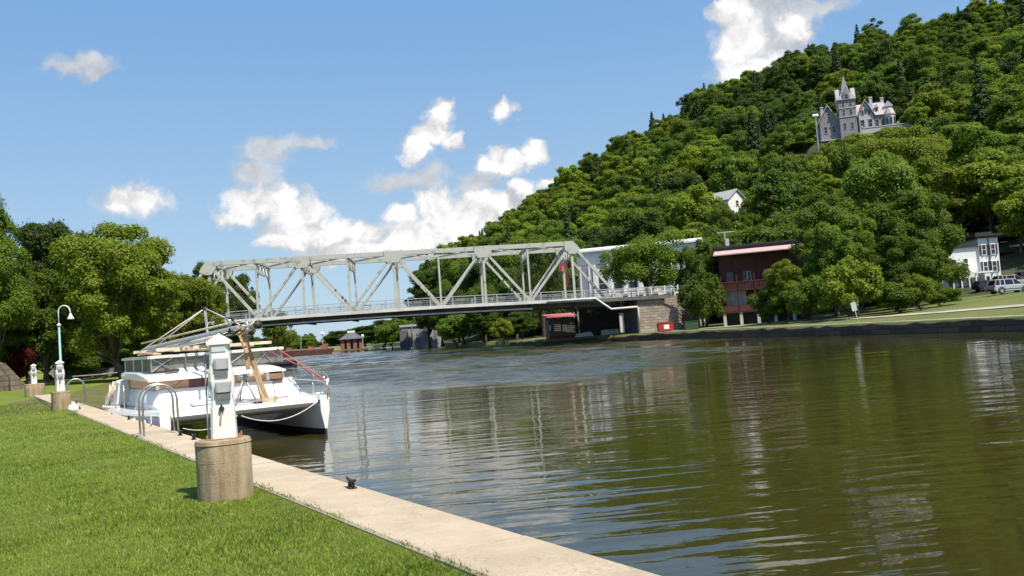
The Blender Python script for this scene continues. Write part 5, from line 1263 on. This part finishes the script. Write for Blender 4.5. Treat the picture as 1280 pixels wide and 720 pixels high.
    MB().prism([(1.2,1.05),(2.3,1.05),(2.3,1.62)],'x',1.30,1.95).prism([(2.3,1.05),(6.5,1.05),(6.5,1.60),(2.3,1.60)],'x',1.41,1.95).build('starboard_coaming', G, o)
    # window band round the front and side
    f = MB(); f.box(-1.93,1.2,2.10,2.16,1.60,1.86); f.box(-2.0,-1.94,2.16,6.5,1.60,1.90); f.box(1.60,1.66,2.16,6.5,1.60,1.90); f.build('window_band', CV, o)
    f = MB(); f.box(-1.08,-.40,2.055,2.095,1.60,1.86); f.build('dark_cover', BR, o)
    for x in (-1.93,-.34,1.15): MB().box(x-.045,x+.045,2.03,2.10,1.6,1.87).build('window_post', G, o)
    MB().beam((-1.45,2.04,1.62),(-1.18,2.04,1.85),.06,.02).build('orange_strap', WD, o)
    # hard visor roof over the windows
    secs = []
    for x, e in ((-2.2,.0),(-2.05,.03),(0,.06),(1.45,.03),(1.62,0)):
        secs.append([(x,1.78,1.84),(x,1.80,1.88+e*.3),(x,2.6,1.97+e),(x,4.0,2.06+e),(x,6.9,2.07+e),(x,6.95,1.90),(x,2.2,1.855)])
    loft(secs,'visor_roof',G,o,True,40)
    MB().box(-1.55,-1.2,2.7,3.0,2.06,2.13).build('hatch', M_dark, o); MB().prism([(2.9,2.03),(4.3,2.07),(4.3,2.36),(3.5,2.36)],'x',-1.2,-.35).build('companion_hood', G, o, bevel=.04)
    # soft enclosure and its roof
    zr = 2.50
    f = MB(); f.box(-1.95,1.95,3.0,8.2,zr,zr+.055); f.build('canopy_roof', G, o, bevel=.02); f = MB(); f.beam((-1.95,2.98,zr+.01),(1.95,2.98,zr+.01),.06,.08); f.beam((-1.97,3,zr+.01),(-1.97,8.2,zr+.01),.06,.08); f.build('roof_edge', Gd, o)
    for x in (-1.9,-.95,0,.95,1.9): MB().tube([(x,3.06,2.08),(x,3.06,zr)],.022,6).build('canopy_post', SS, o)
    for x in (-1.9,1.9):
        for y in (4.6,6.3,8.1): MB().tube([(x,y,2.07 if y < 7 else 1.1),(x,y,zr)],.022,6).build('canopy_post', SS, o)
    f = MB(); f.add([(-1.88,3.08,2.1),(1.88,3.08,2.1),(1.88,3.08,zr),(-1.88,3.08,zr)],[(0,1,2,3)]); f.build('front_vinyl', V, o)
    for x in (-1.9,1.9): MB().add([(x,3.1,2.1),(x,6.3,2.1),(x,8.1,1.2),(x,8.1,zr),(x,3.1,zr)],[(0,1,2,3,4)]).build('side_vinyl', V, o)
    MB().add([(-1.86,8.12,1.2),(1.86,8.12,1.2),(1.86,8.12,zr),(-1.86,8.12,zr)],[(0,1,2,3)]).build('rear_screen', mat('mesh_screen', (.20,.17,.15), .9, .2, 9), o)
    MB().box(-.12,.12,3.02,3.05,2.12,zr-.01).build('dark_panel', M_dark, o)
    for a, b in (((-1.9,2.1),(-1.3,2.48)),((-1.3,2.1),(-1.9,2.48)),((1.1,2.1),(1.5,2.48)),((1.6,2.1),(1.3,2.48)),((.25,2.1),(.8,2.48))): MB().tube([(a[0],3.04,a[1]),(b[0],3.04,b[1])],.013,5).build('frame_brace', SS, o)
    # helm seats visible inside
    for x in (-1.0,.5): f = MB(); f.box(x-.3,x+.3,5.0,5.5,1.6,2.15); f.box(x-.3,x+.3,5.4,5.52,2.15,2.42); f.build('helm_seat', G, o, bevel=.05)
    # forward cuddy window at the right
    MB().prism([(2.0,1.62),(2.9,1.62),(2.9,1.8),(2.0,1.78)],'x',1.2,1.62).build('port_canvas', CV, o)
    # planks and spars lying on the roof
    rng = random.Random(3)
    for i,(x0,y0,x1,y1,w) in enumerate([(-1.7,3.2,-1.5,8.4,.22),(-1.2,2.9,-.9,8.0,.18),(-.8,3.1,-1.1,7.6,.14),(.2,3.0,-.3,8.4,.2),(1.0,3.1,.7,7.9,.16),(-.3,2.8,.4,8.1,.12)]):
        z = zr+.10+.05*(i%3); MB().beam((x0,y0,z),(x1,y1,z+.10),w,.045).build('plank', WP if i%2 else WD, o)
    for y in (3.4,7.6): MB().beam((-1.7,y,zr+.22),(1.7,y,zr+.22),.09,.09).build('roof_bearer', WP, o)
    # folded sail cover heap
    # lowered mast, its head forward over the timber prop
    m0, m1 = Vector((.30,-.35,3.18)), Vector((-1.2,8.0,2.78)); mo = MB(); mo.tube([m0,m1],.115,14,False); mast = mo.build('mast', SM, o, True)
    d = (m1-m0).normalized(); MB().tube([m0-d*.01,m0+d*.3],.098,14).build('mast_socket', M_dark, mast, True); MB().tube([m0,m0+d*.05],.135,14,False).build('mast_collar', M_dark, mast, True)
    MB().tube([(-.25,.3,3.02),(-1.3,7.4,2.70)],.045,10).build('boom', WP, o, True); MB().tube([(-.05,.1,3.33),(-1.5,7.2,3.0)],.028,8).build('spreader_pole', WP, o, True); MB().tube([(-.55,.5,2.90),(-1.6,7.2,2.62)],.035,8).build('furling_pole', SS, o, True)
    # rigging bundle at the mast head
    for i in range(12):
        a = Vector((rng.uniform(-.55,.25),rng.uniform(-.35,.45),rng.uniform(3.0,3.38))); pts = [a]
        for k in range(5): a = a+Vector((rng.uniform(-.16,.16),rng.uniform(-.14,.14),rng.uniform(-.12,.1))); pts.append(a)
        MB().tube(pts,rng.uniform(.015,.04),6).build('rigging_coil', rng.choice([M_dark,RP,SS,SM]), o, True)
    # guy pole over the roof with two stays
    gp = MB(); gp.tube([(.05,4.5,2.55),(.0,4.5,3.95)],.035,8); gp.build('gin_pole', Gd, o, True)
    for e in ((-1.9,5.2,2.7),(.55,2.0,3.2),(-1.5,6.8,2.6)): MB().tube([(.0,4.5,3.93),e],.018,6).build('stay', RP, o, True)
    MB().lathe([(.05,-.05),(.075,0),(.05,.05)],(.0,4.5,3.93),8).build('pole_block', M_dark, o)
    # timber crutch: two boards twisted together and a long raking plank
    MB().beam((-.02,.05,3.15),(.10,.15,2.0),.11,.05,(0,1,0)).build('crutch_board', WD, o); MB().beam((-.16,.12,3.18),(.05,.0,2.45),.10,.05,(0,1,0)).build('crutch_board', WD, o)
    MB().beam((.0,.10,2.95),(.62,.30,1.06),.10,.045,(0,1,0)).build('crutch_plank', WD, o); MB().beam((.08,.22,2.95),(.52,.5,1.15),.09,.05,(0,1,0)).build('crutch_plank', WP, o)
    MB().box(.25,.86,.2,.6,1.10,1.17).build('crutch_foot', WD, o); MB().box(.42,.75,.13,.19,1.02,1.17).build('crutch_foot', WP, o)
    MB().beam((-.1,.45,1.82),(.70,.9,1.86),.09,.04,(0,1,0)).build('cross_board', WP, o)
    for a, b in (((.02,.4,1.78),(-.28,.2,1.08)),((.04,.4,1.78),(.30,.2,1.08)),((.02,.42,1.78),(.0,.9,1.1))): MB().tube([a,b],.024,7).build('strut', SM, o, True)
    MB().box(-.35,.5,.18,.24,1.10,1.14).build('strut_base', SM, o)
    MB().tube([(-.12,.4,1.80),(.16,.4,1.80)],.07,10).build('winch', SM, o, True)
    # bow rail on the far hull
    r = MB(); top = [(2.25,5.2,1.84),(2.42,3.6,1.84),(2.52,2.0,1.78),(2.46,.9,1.70),(2.34,.2,1.60),(2.22,-.02,1.5)]
    r.tube(top,.020,8); r.tube([(p[0],p[1],p[2]-.30) for p in top],.013,6); r.build('bow_rail', SS, o, True)
    for p_ in top[1:]: MB().tube([(p_[0],p_[1],1.02),p_],.016,6).build('stanchion', SS, o, True)
    top = [(1.9,3.4,1.62),(1.92,1.8,1.56),(1.98,.5,1.54)]; r = MB(); r.tube(top+[(2.22,-.02,1.5)],.018,8); r.build('bow_rail', SS, o, True)
    for p_ in top: MB().tube([(p_[0],p_[1],1.05),p_],.014,6).build('stanchion', SS, o, True)
    # rail on the dock side hull
    top = [(-2.3,7.2,1.75),(-2.38,5.2,1.72),(-2.38,3.2,1.70),(-2.2,1.2,1.62)]; 
    for p_ in (top[0],top[1]): MB().tube([(p_[0],p_[1],1.0),p_],.014,6).build('stanchion', SS, o, True)
    MB().tube([top[0],top[1]],.014,6).build('side_rail', SS, o, True)
    MB().tube([(1.75,2.95,2.5),(1.95,1.4,2.02),(2.26,.1,1.5),(2.24,-.02,1.25)],.018,7).build('red_line', RDR, o, True)
    MB().tube([(1.5,3.0,2.45),(1.95,1.5,1.95),(2.2,.2,1.42)],.012,6).build('red_line', RDR, o, True)
    # ropes slung under the crossbeam and to the dock
    def sag(a,b,d,r=.016,n=12):
        a,b = Vector(a),Vector(b); return [a.lerp(b,i/n)-Vector((0,0,d*4*(i/n)*(1-i/n))) for i in range(n+1)]
    MB().tube(sag((-.2,.02,.78),(1.9,.05,.92),.30),.016,6).build('slack_line', RP, o, True)
    MB().tube(sag((-1.7,.05,.62),(-.3,.02,.80),.18),.014,6).build('slack_line', RP, o, True)
    for y,x in ((.9,-2.45),(6.4,-2.62),(1.7,-2.62)):
        q = MB(); q.lathe([(.02,.0),(.10,.06),(.13,.16),(.13,.50),(.10,.60),(.03,.66)],(x,y,.25),12); fe = q.build('fender', [G,Gd,M_dark][int(y)%3], o, True); MB().tube([(x,y,.9),(x+.05,y,1.2)],.01,5).build('fender_line', RP, fe)
    # windlass hatch and cleats on the foredeck
    MB().box(1.0,1.35,.75,1.2,1.13,1.19).build('deck_hatch', Gd, o, bevel=.02); MB().box(-1.3,-.8,.7,1.2,1.13,1.19).build('deck_hatch', Gd, o, bevel=.02)
    for x in (-2.13,2.1): MB().tube([(x-.10,.32,1.16),(x+.10,.32,1.16)],.018,6).build('bow_cleat', SS, o)
    MB().box(1.96,2.06,.035,.08,.90,1.0).build('bow_eye', M_dark, o)
    # davits at the stern
    for x in (-1.2,1.2): MB().tube([(x,8.5,1.1),(x,8.6,1.9),(x,9.4,2.1)],.03,8).build('davit', SS, o, True)
    # rope bundle and covers at the dock side stern
    for i in range(16):
        a = Vector((-2.35+rng.uniform(-.12,.12),7.2+rng.uniform(-.3,.9),1.75+rng.uniform(-.15,.12))); b = a+Vector((rng.uniform(-.35,.25),rng.uniform(-.3,.9),-1.0+rng.uniform(-.1,.35)))
        mid = a.lerp(b,.5)+Vector((rng.uniform(-.15,.15),rng.uniform(-.15,.15),0)); MB().tube([a,mid,b],rng.uniform(.018,.05),7).build('hanging_rope', rng.choice([RP,WP,CV,RP]), o, True)
    MB().tube([(-2.3,6.6,1.0),(-2.7,7.6,1.0),(-2.55,8.7,1.0)],.05,8).build('stern_line_coil', RP, o, True)
    MB().prism([(-2.45,1.05),(-1.9,1.05),(-1.95,1.9),(-2.3,1.8)],'y',6.9,8.0).build('stern_cover', Gd, o, bevel=.05)
    for (a,b,n_) in ((D(.35,S0+.6,1.05),D(-.13,17.3,1.0),'bow'),(D(.3,S0+7.8,1.05),D(-.13,24.0,1.0),'stern')):
        l = sag(a,b,.12,n=10); t = MB().tube([tuple(p) for p in l],.014,6).build('mooring_rope', RP, None, True)
        tag(t, 'white rope tied from the catamaran %s to a dock cleat' % n_, 'rope')
catamaran()
